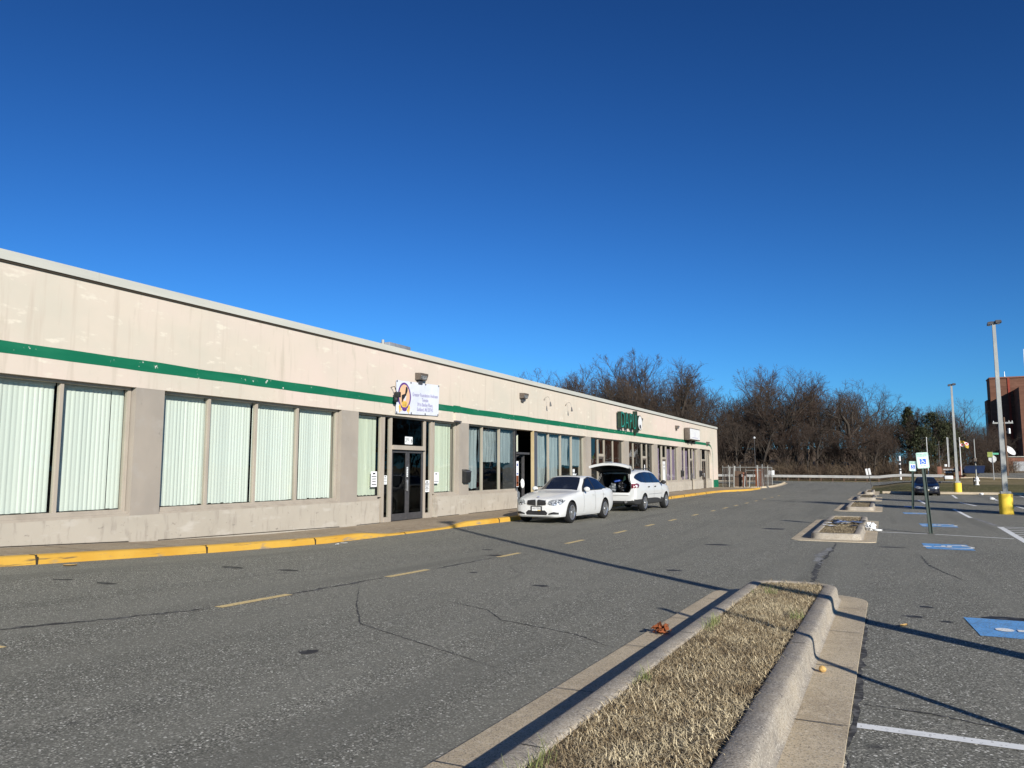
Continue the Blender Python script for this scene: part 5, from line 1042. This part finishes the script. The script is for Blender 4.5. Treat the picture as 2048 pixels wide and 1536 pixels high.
# evergreens standing off to the right; the photograph shows their long shadows across the bays
for i, (x, y, h, lab) in enumerate([(15.4, 24.6, 10.0, 'columnar evergreen throwing the nearest shadow band across the bays'),(21.6, 26.8, 12.4, 'columnar evergreen throwing the middle shadow band across the bays'),(27.5, 39.5, 11.5, 'columnar evergreen shading the grass bank'),(31.5, 40.5, 12.0, 'columnar evergreen shading the kerb of the grass bank')]): evergreen(x, y, h, 'column', lab, 20+i, 'evergreens along the right side of the lot')

# a tree line along the far right side of the lot, mirrored in the shop glass
rnd = random.Random(91)
for i in range(26):
    y = 34+i*5.2+rnd.uniform(-1.5,1.5); x = 34+y*.16+rnd.uniform(-3,6)
    if i % 4 == 1: evergreen(x, y, rnd.uniform(9,13), 'round', 'bushy evergreen in the tree line mirrored in the shop glass', 60+i, 'evergreens of the right hand tree line')
    else: tree(x, y, rnd.uniform(12,17), ('thicket','upright','spread')[i % 3], i % 3, 'bare tree in the tree line mirrored in the shop glass', 'bare trees of the right hand tree line', rnd.uniform(0,6), sx=1.3)
# ------------------------------------------------------------------ lamp posts
def lamp_post(x, y, H, label, base_h=.76, rad=.235, first=[None]):
    z = gz(x,y)
    if first[0] is None:
        t = thing('lamp_post', label, 'lamp post', (x,y,z), group='square lamp posts on yellow concrete bases')
        part(MB().lathe([(rad*1.02,-.1),(rad,.02),(rad*.985,base_h-.02),(rad*.95,base_h),(0,base_h)], 32), 'concrete_base', M['pylonyellow'], t, True)
        part(MB().bbox(-.17,.17,-.17,.17,base_h,base_h+.10,.012), 'base_plate', M['galv'], t, True)
        b = MB(); s0, s1 = .085, .055; b.hexa([(-s0,-s0,base_h+.1),(s0,-s0,base_h+.1),(s0,s0,base_h+.1),(-s0,s0,base_h+.1),(-s1,-s1,H-.1),(s1,-s1,H-.1),(s1,s1,H-.1),(-s1,s1,H-.1)]); part(b, 'pole', M['galv'], t, True)
        for sg in (1,-1):
            hd = part(MB().hexa([(sg*.06,-.15,H-.13),(sg*.26,-.15,H-.10),(sg*.26,.15,H-.10),(sg*.06,.15,H-.13),(sg*.06,-.12,H),(sg*.24,-.12,H-.01),(sg*.24,.12,H-.01),(sg*.06,.12,H)] if sg > 0 else [(-.22,-.15,H-.16),(-.06,-.15,H-.16),(-.06,.15,H-.16),(-.22,.15,H-.16),(-.20,-.12,H-.06),(-.06,-.12,H-.04),(-.06,.12,H-.04),(-.20,.12,H-.06)]), 'lamp_head', M['darkmetal'], t, True)
            part(MB().box(min(sg*.1,sg*.2),max(sg*.1,sg*.2),-.11,.11,H-.185 if sg < 0 else H-.14,H-.165 if sg < 0 else H-.125), 'lamp_lens', M['lens'], hd, True)
        part(MB().box(-.07,.07,-.07,.07,H-.14,H-.04), 'pole_cap', M['darkmetal'], t, True); first[0] = t; return t
    t = copy_tree(first[0]); t.location = (x,y,z); t['label'] = label; WL[t.name] = Vector((x,y,z)); return t
lamp_post(4.07, 34.5, 7.40, 'nearest lamp post on its yellow base at the right edge'); lamp_post(4.32, 59.2, 7.40, 'far lamp post on its yellow base against the grass bank')
l3 = lamp_post(3.45, 5.1, 7.40, 'lamp post beside the camera, out of view, throwing the long shadow over the lane'); l3.scale = (1,1,1.08)
# slim leaning post out of view, throwing the thin shadow over the near island
p = thing('sign_post', 'slim leaning post out of view, throwing the thin shadow over the near island', 'post', (1.95, 3.75, gz(1.95,3.75))); part(MB().box(-.03,.03,-.02,.02,-.2,2.25), 'post', M['galv'], p, True); part(MB().box(-.035,.035,-.03,.03,2.25,2.29), 'post_cap', M['galv'], p, True); p.rotation_euler = (R(-10),R(6),0)
# accessible parking signs
def parking_sign(x, y, tilt, yaw, label, Hs=2.13, pw=.30, ph=.42, first=[None]):
    t = thing('parking_sign', label, 'sign', (x,y,gz(x,y)), yaw, 'accessible parking signs on green posts', rot=(0, tilt, yaw))
    b = MB(); # u-channel post
    for a in (-.045,.033): b.box(a, a+.012, -.03, .012, -.3, Hs-.06)
    b.box(-.033,.033,.0,.012,-.3,Hs-.06); part(b, 'post', mat_post, t, True)
    z0 = Hs-ph; r = .035
    out = rrect(-pw/2, pw/2, z0, Hs, r, 5)
    pan = part(MB().prism(out, lambda a, c: (a,-.036,c), lambda a, c: (a,-.032,c)), 'sign_panel', M['signpanel'], t, True)
    o2, i2 = rrect(-pw/2+.008, pw/2-.008, z0+.008, Hs-.008, r*.8, 5), rrect(-pw/2+.02, pw/2-.02, z0+.02, Hs-.1, r*.7, 5)
    bb = MB(); ii = rrect(-pw/2+.017, pw/2-.017, z0+.017, Hs-.017, r*.7, 5)
    n = min(len(o2), len(ii)); bb.grid([[(q[0],-.0375,q[1]) for q in o2[:n]], [(q[0],-.0375,q[1]) for q in ii[:n]]], False, True); part(bb, 'sign_border', M['signgreentext'], pan, True)
    part(MB().box(-pw/2+.03, pw/2-.03, -.0385, -.0365, z0+.03, Hs-.125), 'white_field', M['paper'], pan, True)
    tx = MB(); MX = Matrix(((1,0,0,0),(0,0,1,0),(0,1,0,0),(0,0,0,1)))
    text_to(tx, 'RESERVED', .056, Matrix.Translation((0,-.0385,Hs-.052)) @ MX, bold=.001); text_to(tx, 'PARKING', .056, Matrix.Translation((0,-.0385,Hs-.098)) @ MX, bold=.001); part(tx, 'lettering', M['signgreentext'], pan, True)
    bl = part(MB().box(-.078,.078,-.0405,-.038, z0+.105, z0+.255), 'blue_square', M['signblue'], pan, True)
    w = MB()
    for q in wheelchair(.14): w.add([(a,-.0415,z0+.183+c) for a, c in q], [tuple(range(len(q)))])
    part(w, 'wheelchair_symbol', M['paper'], bl, True)
    ar = MB().prism([(-.09,.085),(-.05,.115),(-.05,.095),(.05,.095),(.05,.115),(.09,.085),(.05,.055),(.05,.075),(-.05,.075),(-.05,.055)], lambda a, c: (a*.7,-.0415,z0+c*.8), lambda a, c: (a*.7,-.040,z0+c*.8)); part(ar, 'arrow', M['signgreentext'], pan, True)
    for zz in (Hs-.04, z0+.03): part(MB().lathe([(0,-.044),(.012,-.042),(.014,-.037)], 10, 'y', (0,0,zz)), 'bolt', M['steel'], pan, True)
    return t
mat_post = mat('green_post', (.022,.04,.032), .55, .4, layers=[('noise', (8,8,2), (.04,.06,.05), .5, .7, 3)])
parking_sign(1.02, 23.28, R(-3.2), R(14), 'nearer accessible parking sign, leaning to the left', 2.13); parking_sign(1.01, 37.2, R(2.6), R(6), 'farther accessible parking sign, standing upright behind the leaning one', 2.02, .28, .42)

# ------------------------------------------------------------------ beyond the lot
def pole(name, x, y, h, r, m, label, cat, group=None, r2=None, rot=None):
    t = thing(name, label, cat, (x,y,gz(x,y)), 0, group, rot); part(MB().tube([(0,0,-.3),(0,0,h*.5),(0,0,h)], [r,(r+(r2 or r))/2,r2 or r], 10), 'pole', m, t, True); return t
for (x, y, h, m, lab) in [(4.98, 111, 4.9, 'white', 'white flagpole just left of the brick entrance sign'),(7.44,114,4.9,'white','white flagpole rising behind the brick entrance sign'),(6.49,114,4.4,'bronze','thin brown pole behind the left end of the brick entrance sign'),(7.68,116,4.9,'steel','thin grey pole beside the white flagpole behind the brick sign')]:
    t = pole('flagpole', x, y, h, .05, M[m], lab, 'flagpole', 'flagpoles by the entrance', .035); part(MB().ball((0,0,h+.05), .07, 2), 'finial', M[m], t, True)
t = pole('flagpole', 8.76, 113, 4.85, .06, M['white'], 'white flagpole flying the red and gold flag', 'flagpole', 'flagpoles by the entrance', .04); part(MB().ball((0,0,4.9), .07, 2), 'finial', M['white'], t, True)
fl = thing('flag', 'small red white and gold quartered flag blowing to the right', 'flag', (8.8, 113, gz(8.8,113)+3.85))
def fp(u, v): return (u, .10*math.sin(u*7+v*2), v*.72 - u*.28 + .05*math.sin(u*6))
nu, nv = 16, 10; pf = {k: MB() for k in ('redflag','goldflag','white','black')}
for i in range(nu):
    for j in range(nv):
        u, v = i/nu, j/nv; left, top = i < nu/2, j >= nv/2
        k = ('goldflag' if (i+j//2) % 3 else 'black') if left == top else ('redflag' if (abs((i % 8)-3.5) < 1.6) == (abs((j % 5)-2) < 1.2) else 'white')
        pf[k].add([fp(u*.95,v), fp((i+1)/nu*.95,v), fp((i+1)/nu*.95,(j+1)/nv), fp(u*.95,(j+1)/nv)], [(0,1,2,3)])
for k, q in pf.items(): part(q, {'redflag':'red_field','goldflag':'gold_field','white':'white_field','black':'black_field'}[k], M[k], fl, True, None)
t = pole('lamp_pole', 9.89, 108, 4.65, .07, M['galv'], 'plain grey pole right of the flag, behind the hydrant', 'pole', None, .05); part(MB().cyl((0,0,4.65), .10, .08), 'pole_cap', M['darkmetal'], t, True); part(MB().bbox(-.16,.16,-.12,.12,1.9,2.4,.02), 'meter_box', M['bronze'], t, True)
t = pole('woodland_lamp', -16.6, 114.5, 5.75, .05, M['darkmetal'], 'slim lamp with a white globe in front of the wood', 'street lamp', None, .04); part(MB().ball((0,0,5.85), .17, 2), 'globe', M['white'], t, True)
t = pole('striped_post', 1.73, 106, 2.8, .12, M['white'], 'post banded in black and white at the roadside', 'post')
for z0, z1 in ((.95,1.1),(1.25,1.75),(1.95,2.2)): part(MB().cyl((0,0,z0), .127, z1-z0), 'black_band', M['black'], t, True)
part(MB().bbox(.08,.22,-.1,.1,1.7,1.95,.02), 'side_bracket', M['black'], t, True)
t = thing('panel_sign', 'thin post with two narrow white panels, tilted', 'sign', (-1.15, 79, gz(-1.15,79)), rot=(0,R(-9),0)); part(MB().box(-.03,.03,-.03,.03,-.2,1.2), 'post', M['darkmetal'], t, True)
for a in (-.21,.03): part(MB().bbox(a,a+.18,-.05,-.03,1.15,1.75,.006), 'sign_panel', M['white'], t, True)
# guard rail along the street
gr = thing('guard_rail', 'long pale guard rail in front of the wood', 'guard rail', (-14.4, 109, gz(-14.4,109)))
path = [(-70,121),(-40,115.4),(-26,112.2),(-14.4,109),(-6,106.6),(2,104),(6.2,102.4)]
pts = lerp_pts(path, 6); P = []
for x, y in pts:
    z = gz(x,y)+.42; P.append([(x,y+.03,z-.02),(x,y,z),(x-.03,y-.06,z+.07),(x,y,z+.13),(x,y,z+.18),(x-.03,y-.06,z+.25),(x,y,z+.31),(x,y+.03,z+.33)])
part(MB().grid(P), 'rail', mat('rail_metal', (.62,.60,.55), .5, .4, .15, layers=[('noise', 1.2, (.5,.48,.44), .45, .7, 4)]), gr, sharp=None)
d_ = 0
for a, c in zip(pts, pts[1:]):
    x, y = c; part(MB().box(x-.06,x+.06,y+.03,y+.18,gz(x,y)-.3,gz(x,y)+.70), 'rail_post', M['wood'], gr)
x, y = 6.3, 102.3; part(MB().bbox(x-.1,x+.75,y-.25,y+.1,gz(x,y)+.22,gz(x,y)+.62,.05), 'end_terminal', M['white'], gr)
based(MB().bbox(-.42,.42,-.02,.02,-.3,.3,.01), 'notice_board', M['white'], 'plain white board fixed above the guard rail near the fence', 'board', (-13.6,107.6,gz(-13.6,107.6)+1.05))
# brick entrance sign
ms = thing('entrance_sign', 'low brick entrance sign with white lettering and shrubs', 'sign', (7.2, 110, gz(7.2,110)))
z = gz(7.2,110); ms.scale = (1.25,1.25,1.08)
WL[ms.name] = Vector((5.75, 88, z))
for a in (4.72,6.42): part(MB().bbox(a,a+.38,87.8,88.2,z-.2,z+1.22,.02), 'brick_pier', M['brick'], ms)
part(MB().box(5.10,6.42,87.95,88.15,z+.25,z+1.08), 'sign_board', M['wood'], ms); part(MB().bbox(4.66,6.86,87.74,88.26,z+1.10,z+1.16,.01) if 0 else MB().bbox(5.08,6.44,87.85,88.2,z+1.08,z+1.17,.01), 'top_rail', M['wood'], ms); part(MB().bbox(4.9,7.1,87.4,87.9,z-.1,z+.22,.03), 'brick_planter', M['brick'], ms)
tx = MB(); MX = Matrix(((1,0,0,0),(0,0,1,0),(0,1,0,0),(0,0,0,1))); text_to(tx, 'BEXLEY HOUSE', .2, Matrix.Translation((5.76,87.93,z+.88)) @ MX, bold=.004, sx=.72); tx.box(5.3,6.0,87.93,87.94,z+.56,z+.6); part(tx, 'lettering', M['white'], ms)
for i, (x, r) in enumerate(((5.2,.25),(5.75,.3),(6.25,.24),(7.0,.26))):
    rn = random.Random(i); f = MB()
    for k in range(260):
        o = Vector((rn.gauss(0,.5),rn.gauss(0,.35),abs(rn.gauss(0,.55))))*r; n = Vector((rn.gauss(0,1),rn.gauss(0,1),rn.gauss(0,1))).normalized()*.07; m_ = n.cross(Vector((0,.3,1)))*.5; f.add([o-m_, o+m_, o+n*1.4], [(0,1,2)])
    based(f, 'shrub', M['brush'] if i % 2 else M['tanleaf'], ['tawny shrub at the left of the brick entrance sign','brown shrub at the middle of the brick entrance sign','tawny shrub at the right of the brick entrance sign','brown shrub beyond the right pier of the brick entrance sign'][i], 'shrub', (7.2+(x-5.75)*1.25,109.2,z+.16), 'shrubs at the brick entrance sign', None)
# white lamp on the brick sign's far side
t = pole('floodlight', 6.98, 112, 1.35, .03, M['darkmetal'], 'small white floodlight behind the brick entrance sign', 'lamp'); part(MB().bbox(-.12,.16,-.1,.1,1.28,1.58,.03), 'lamp_head', M['white'], t, True)
# hydrant
hy_ = thing('hydrant', 'white fire hydrant on the verge below the grey pole', 'hydrant', (6.55, 71.2, gz(6.55,71.2)))
part(MB().lathe([(.17,-.05),(.17,.04),(.10,.05),(.10,.40),(.14,.42),(.14,.46),(.12,.56),(.06,.63),(.03,.68),(0,.69)], 20), 'barrel', M['hydrant'], hy_, True)
for sg in (1,-1): part(MB().lathe([(.0,sg*.10),(.06,sg*.10),(.06,sg*.19),(.0,sg*.20)], 12, 'x', (0,0,.34)), 'outlet_cap', M['hydrant'], hy_, True)
part(MB().lathe([(.0,-.20),(.07,-.19),(.07,-.09)], 12, 'y', (0,0,.32)), 'outlet_cap', M['hydrant'], hy_, True)
based(MB().tube([(0,0,-.2),(0,0,.55),(.0,0,.6)], [.045,.045,.02], 8), 'marker_post', M['black'], 'short black marker post beside the hydrant', 'post', (6.36, 71.4, gz(6.4,71.4)))
# stop sign seen from behind, with street name blades
st = thing('stop_sign', 'stop sign seen from behind with street name blades on top', 'sign', (11.47, 106, gz(11.47,106)), R(8)); st.scale = (1.18,)*3; oc = [(.37*math.cos(R(22.5+45*i)), 2.02+.37*math.sin(R(22.5+45*i))) for i in range(8)]
part(MB().tube([(0,0,-.3),(0,0,2.72)], .035, 8), 'post', M['steel'], st, True); part(MB().prism(oc, lambda a, c: (a,.04,c), lambda a, c: (a,.046,c)), 'sign_plate', M['steel'], st, True)
part(MB().box(-.02,.55,-.01,.01,2.44,2.62), 'name_blade', M['signgreentext'], st, True); part(MB().box(-.45,.0,-.09,-.07,2.2,2.7), 'name_blade', mat('blade_green', (.20,.24,.05), .6, .3, layers=[('noise', 5, (.26,.3,.09), .5, .7, 3)]), st, True)
# utility pole
up = thing('utility_pole', 'wooden utility pole with a crossarm and transformers before the tower', 'utility pole', (14.56, 120, gz(14.56,120)))
part(MB().tube([(0,0,-.3),(0,0,4),(0,0,7.7)], [.17,.15,.12], 10), 'pole', M['wood'], up, True); part(MB().box(-1.3,1.0,-.08,.08,6.85,7.05), 'crossarm', M['galv'], up, True)
for x in (-.5,.5): part(MB().lathe([(0,5.5),(.18,5.52),(.18,6.15),(.15,6.22),(0,6.25)], 14, 'z', (x,0,0)), 'transformer', M['steel'], up, True)
for x in (-1.2,-.6,.55,.9): part(MB().cyl((x,0,7.05), .05, .18), 'insulator', M['white'], up, True)
part(MB().box(-.5,.5,-.05,.05,5.7,5.78), 'transformer_arm', M['darkmetal'], up, True)
# tall brick block far off to the right
tw = thing('tower_block', 'tall brown brick tower block far off at the right edge', 'building', (27, 200, gz(22,200)))
part(MB().box(21.6,34,196,201.2,.5,21.3), 'main_wall', M['brickplain'], tw); part(MB().box(21.05,21.6,197.5,202,.5,16.8), 'stair_wing', M['brickplain'], tw); part(MB().box(25.6,27.2,190,196,.5,18.3), 'lift_wing', M['brickplain'], tw) if 0 else part(MB().box(25.9,40,188.5,196,.5,18.6), 'front_wing', M['brickplain'], tw)
part(MB().bbox(21.5,34.1,195.8,201.4,21.3,21.6,.05), 'parapet', M['brick'], tw); part(MB().box(24.9,25.3,195.85,196,8,21.3), 'red_strip', mat('red_strip', (.25,.05,.03), .8, .2, layers=[('noise', 1, (.2,.04,.03), .5, .7, 3)]), tw)
for x in (27.3,28.6): part(MB().bbox(x,x+.5,188.2,188.5,18.8,20.4,.03), 'white_shaft', M['white'], tw)
for i in range(6): part(MB().box(21.0,21.05,197.7+i*.7,198.1+i*.7,4,14), 'window_strip', M['black'], tw)
for x, h in ((23.0,1.3),(24.6,1.3),(28.4,6.0)): part(MB().tube([(x,197,21.5),(x,197,21.6+h)], [.12,.05], 8), 'roof_mast', M['steel'] if h < 2 else M['white'], tw)
lb = thing('low_building', 'low brick annex below the tower carrying the white dish', 'building', (20, 152, gz(20,152)))
z = 1.2; part(MB().box(18.2,30,150,158,z-.3,3.62), 'brick_wall', M['brick'], lb); part(MB().bbox(18.0,30.2,149.8,158.2,3.62,3.75,.02), 'roof_edge', M['coping'], lb); part(MB().box(19.1,20.6,149.93,149.99,z,2.9), 'garage_door', M['steel'], lb); part(MB().box(21.3,22.5,149.93,149.99,z+.7,2.6), 'window', M['carglass'], lb)
ds = thing('satellite_dish', 'large white satellite dish on the low brick annex', 'dish', (18.5, 150.5, 3.75)); b = MB(); P = []
for i in range(7):
    r = .95*i/6; P.append([(r*math.cos(t), r*math.sin(t), .42*(r/.95)**2) for t in frange(0,2*PI,25)[:-1]])
b.grid(P, True, True); dd_ = part(b, 'reflector', M['white'], ds, True, None); dd_.location = (0.1,0,.75); dd_.rotation_euler = (R(55),0,R(48)); part(MB().tube([(0,0,0),(0,0,.6)], .08, 8), 'mount', M['steel'], ds, True)
nb = thing('low_building', 'dark flat roofed building left of the utility pole', 'building', (19, 172, gz(19,172))); part(MB().box(16.6,23.2,170,178,.9,3.9), 'wall', M['brickplain'], nb); part(MB().bbox(16.4,23.4,169.8,178.2,3.9,4.05,.02), 'roof_edge', M['bronze'], nb); part(MB().box(18,20,169.93,169.99,1.2,3.2), 'door', M['black'], nb)
bn = thing('skip', 'blue waste skip by the side street', 'skip', (12.7, 142, gz(12.7,142))); z = gz(12.7,142); part(MB().hexa([(11.4,141.2,z),(14,141.2,z),(14,143,z),(11.4,143,z),(11.2,141,z+1.15),(14.2,141,z+1.15),(14.2,143.2,z+1.15),(11.2,143.2,z+1.15)]), 'bin_body', M['bluebin'], bn); part(MB().box(11.2,14.2,141,143.2,z+1.16,z+1.24), 'bin_lid', M['black'], bn)
# chain link pen at the far corner of the shops
M['rusty'] = mat('rusty', (.10,.085,.075), .8, .2, layers=[('noise', 6, (.16,.14,.125), .45, .7, 4)])
fn = thing('chain_link_fence', 'galvanised chain link fence pen at the far corner of the shops', 'fence', (-11.4, 70, gz(-11.4,70)))
runs = [((-12.9,69.6),(-9.9,69.4),2.0),((-9.9,69.4),(-9.9,79),2.0),((-12.9,69.6),(-12.9,79),2.0),((-11.4,72.5),(-9.95,72.5),1.7)]
for (a, c, h) in runs:
    L = math.hypot(c[0]-a[0], c[1]-a[1]); n = max(2, int(L/1.0)); ux, uy = (c[0]-a[0])/L, (c[1]-a[1])/L; wm = MB()
    for i in range(n+1):
        x, y = a[0]+ux*L*i/n, a[1]+uy*L*i/n; hh = h*random.Random(i+int(L*7)).uniform(.85,1.08) if i % 2 else h
        part(MB().tube([(x,y,gz(x,y)-.2),(x+random.Random(i).uniform(-.05,.05),y,gz(x,y)+hh)], .030, 6), 'fence_post', M['galv'] if i % 3 == 0 else M['rusty'], fn)
    step = .16
    for k in range(int((L+h)/step)):
        for sg in (1,-1):
            s0 = k*step; p0, p1 = max(0,s0-h), min(L,s0); z0, z1 = s0-p0, s0-p1
            if p1 <= p0: continue
            if sg < 0: z0, z1 = h-z0, h-z1
            A_, B_ = (a[0]+ux*p0, a[1]+uy*p0), (a[0]+ux*p1, a[1]+uy*p1)
            wm.tube([(*A_, gz(*A_)+min(h,max(0,z0))*.93+.03), (*B_, gz(*B_)+min(h,max(0,z1))*.93+.03)], .003, 3, False)
    part(wm, 'wire_mesh', M['rusty'], fn, sharp=None)
    part(MB().tube([(a[0],a[1],gz(*a)+h*.92),(c[0],c[1],gz(*c)+h*.92)], .025, 6), 'top_rail', M['galv'], fn)
for x, y, h in ((-12.3,69.3,1.9),(-11.9,69.2,1.95),(-10.6,69.2,1.2),(-11.0,69.1,1.1)): based(MB().tube([(0,0,-.2),(.05,0,h*.5),(.1,0,h)], .04, 8), 'loose_post', M['galv'], {-12.3:'tallest loose grey post leaning at the left of the fence pen',-11.9:'loose grey post second from the shop corner',-10.6:'short pale post in front of the fence pen, rightmost',-11.0:'short pale post in front of the fence pen, left of the other'}[x], 'post', (x,y,gz(x,y)), 'loose posts before the fence pen')
pn = thing('storage_crate', 'rusty brown panels stacked inside the fence pen', 'crate', (-11.6,71,gz(-11.6,71))); z = gz(-11.6,71)
part(MB().box(-12.2,-11.5,71,71.1,z,z+1.5), 'panel', M['wood'], pn); part(MB().box(-10.9,-10.1,75,75.1,z,z+1.7), 'panel', M['deadleaf'], pn); part(MB().box(-11.35,-11.0,70.6,70.7,z,z+1.4), 'panel', M['brick'], pn)
# ------------------------------------------------------------------ litter
b = MB(); rnd = random.Random(8)
for k in range(60):
    o = Vector((rnd.gauss(0,.036), rnd.gauss(0,.034), abs(rnd.gauss(.028,.022)))); u = Vector((rnd.gauss(0,1),rnd.gauss(0,1),rnd.gauss(0,.6))).normalized()*rnd.uniform(.014,.034); v = u.cross(Vector((rnd.gauss(0,1),rnd.gauss(0,1),1))).normalized()*rnd.uniform(.012,.026); w_ = Vector((0,0,rnd.uniform(.004,.014)))
    b.add([o-u, o-v+w_, o+u, o+v+w_], [(0,1,2,3)])
based(b, 'leaf_clump', M['deadleaf'], 'rust red clump of dead leaves in the left gutter of the near island', 'leaves', (-1.88,7.02,gz(-1.88,7.02)+.02), None, None)
based(MB().ball((0,0,.022), .026, 3, (1,.85,.9), .12, 3), 'nut', M['tanleaf'], 'small tan nut lying in the right gutter of the near island', 'nut', (-.47,6.12,gz(-.47,6.12)+.022))
def leaf(name, loc, s, m, label, seed):
    rn = random.Random(seed); b = MB(); b.grid([[(s*(i/4-.5)*1.4, s*.38*j*math.sin(PI*(i+.4)/4.8), s*.12*abs(j)+s*.25*((i/4-.5)**2)+.006) for j in (-1,-.5,0,.5,1)] for i in range(5)])
    return based(b, name, M[m], label, 'leaf', loc, 'single fallen leaves', None, rz=seed)
leaf('fallen_leaf', (.1,8.6,gz(.1,8.6)), .085, 'tanleaf', 'single yellow leaf lying on the asphalt right of the near island', 1); leaf('fallen_leaf', (-.585,5.62,gz(-.58,5.6)+.025), .07, 'deadleaf', 'brown leaf against the kerb at the gutter joint of the near island', 2)
leaf('fallen_leaf', (-10.9,7.6,gz(-10.9,7.6)), .13, 'tanleaf', 'pale crumpled leaf below the yellow kerb at the left', 4)
# crumpled white bag on the littered island
based(MB().ball((0,0,.09), .115, 4, (1.05,.8,.95), .95, 21, 3.6), 'plastic_bag', M['white'], 'crumpled white plastic bag in the gutter of the littered island', 'bag', (-.42,23.4,.03), None, None)
based(MB().ball((0,0,.03), .06, 3, (1.7,.6,.5), .5, 25, 2.6), 'paper_scrap', M['white'], 'white paper scrap trailing from the plastic bag', 'scrap', (-.24,23.25,.02), None, None)
rnd = random.Random(31)
for i in range(15):
    w, l = rnd.uniform(.12,.28), rnd.uniform(.25,.55); m = ('trashblue','white','trashblue','black','greybag','white','black','trashblue')[i % 8]; b = MB()
    b.grid([[(w*(a/4-.5), l*(c/5-.5), .03*noise.noise(Vector((a*.6+i*3,c*.5,i)))+.02+.014*(i % 4)) for a in range(5)] for c in range(6)])
    x, y = -1.08+rnd.gauss(0,.17), 24.2+rnd.gauss(0,.6)
    if i == 0: x, y, m = -.86, 24.9, 'trashblue'
    lab = {'trashblue':'crumpled blue sheet in the litter heap on the second island','white':'torn white sheet in the litter heap on the second island','paper':'torn white sheet in the litter heap on the second island','greybag':'grey film in the litter heap on the second island','black':'black film in the litter heap on the second island'}[m]
    based(b, 'litter_sheet', M[m], lab, 'litter', (x, y, .15), 'sheets of litter on the second island', None, rz=rnd.uniform(0,3))
for i, (x, y) in enumerate([(5.6,60.2-1.6),(5.2,49.5)]): based(MB().ball((0,0,.06), .12, 3, (1,.7,.6), .5, 40+i, 2.5), 'paper_scrap', M['white'], ['white scrap by the kerb below the grass bank','white scrap lying among the far bay lines'][i], 'scrap', (x,y,gz(x,y)+.02), None, None)
for i, (x, y) in enumerate([(-10.95,14.1),(-10.9,13.8)]): leaf('fallen_leaf', (x,y,gz(x,y)), .11, 'paper', ['white scrap below the yellow kerb before the temple, farther one','white scrap below the yellow kerb before the temple, nearer one'][i], 7+i)

# ------------------------------------------------------------------ light, sky, camera
AZ, EL = 134.5, 20.5          # degrees clockwise from +y, elevation
sd = Vector((math.sin(R(AZ))*math.cos(R(EL)), math.cos(R(AZ))*math.cos(R(EL)), math.sin(R(EL))))
sun = bpy.data.lights.new('sun', 'SUN'); sun.energy = 4.6; sun.angle = R(.5); sun.color = (1.0,.95,.86)
so = bpy.data.objects.new('sun', sun); COL.objects.link(so); so.rotation_euler = (-sd).to_track_quat('-Z','Y').to_euler(); so.location = (20,-20,30)
wd = bpy.data.worlds.new('World'); S.world = wd; wd.use_nodes = True; nt = wd.node_tree; nt.nodes.clear()
sk = nt.nodes.new('ShaderNodeTexSky'); sk.sky_type = 'NISHITA'; sk.sun_disc = False; sk.sun_elevation = R(EL); sk.sun_rotation = R(AZ); sk.air_density = 1.0; sk.dust_density = .25; sk.ozone_density = 3.0; sk.altitude = 100
tc = nt.nodes.new('ShaderNodeTexCoord'); sx_ = nt.nodes.new('ShaderNodeSeparateXYZ'); cx_ = nt.nodes.new('ShaderNodeCombineXYZ'); nt.links.new(tc.outputs['Generated'], sx_.inputs[0])
def mth(op, a, b=None):
    n = nt.nodes.new('ShaderNodeMath'); n.operation = op
    for i, q in enumerate((a, b)):
        if q is None: continue
        if hasattr(q, 'links'): nt.links.new(q, n.inputs[i])
        else: n.inputs[i].default_value = q
    return n.outputs[0]
zz = mth('SQRT', mth('ADD', mth('MULTIPLY', sx_.outputs[2], sx_.outputs[2]), .0045))     # the clear winter horizon has no white haze band
nt.links.new(sx_.outputs[0], cx_.inputs[0]); nt.links.new(sx_.outputs[1], cx_.inputs[1]); nt.links.new(zz, cx_.inputs[2]); nt.links.new(cx_.outputs[0], sk.inputs[0])
bg = nt.nodes.new('ShaderNodeBackground'); bg.inputs[1].default_value = .10; ow = nt.nodes.new('ShaderNodeOutputWorld')
def vm(op, a, val):
    n = nt.nodes.new('ShaderNodeVectorMath'); n.operation = op; nt.links.new(a, n.inputs[0]); n.inputs[1].default_value = val; return n.outputs[0]
gm = nt.nodes.new('ShaderNodeGamma'); gm.inputs[1].default_value = 1.6; nt.links.new(vm('MULTIPLY', sk.outputs[0], (.168,)*3), gm.inputs[0])   # deep winter blue of a phone camera
K_SKY = 1/(.1*1.46)
nt.links.new(vm('MULTIPLY', gm.outputs[0], (.245*K_SKY, .50*K_SKY, .69*K_SKY)), bg.inputs[0]); nt.links.new(bg.outputs[0], ow.inputs[0])
cam = bpy.data.cameras.new('camera'); co = bpy.data.objects.new('camera', cam); COL.objects.link(co); S.camera = co
cam.sensor_width = 36; cam.sensor_fit = 'HORIZONTAL'; cam.lens = 1538/2048*36; cam.clip_start = .05; cam.clip_end = 5000
co.location = (0,0,1.69); co.rotation_euler = (R(90+6.307), 0, R(25.709))
S.render.engine = 'CYCLES'; S.cycles.max_bounces = 8; S.cycles.diffuse_bounces = 3; S.cycles.transparent_max_bounces = 12; S.cycles.caustics_reflective = False; S.cycles.caustics_refractive = False
S.cycles.use_denoising = True
S.view_settings.view_transform = 'Standard'; S.view_settings.look = 'None'; S.view_settings.exposure = .55; S.view_settings.gamma = 1
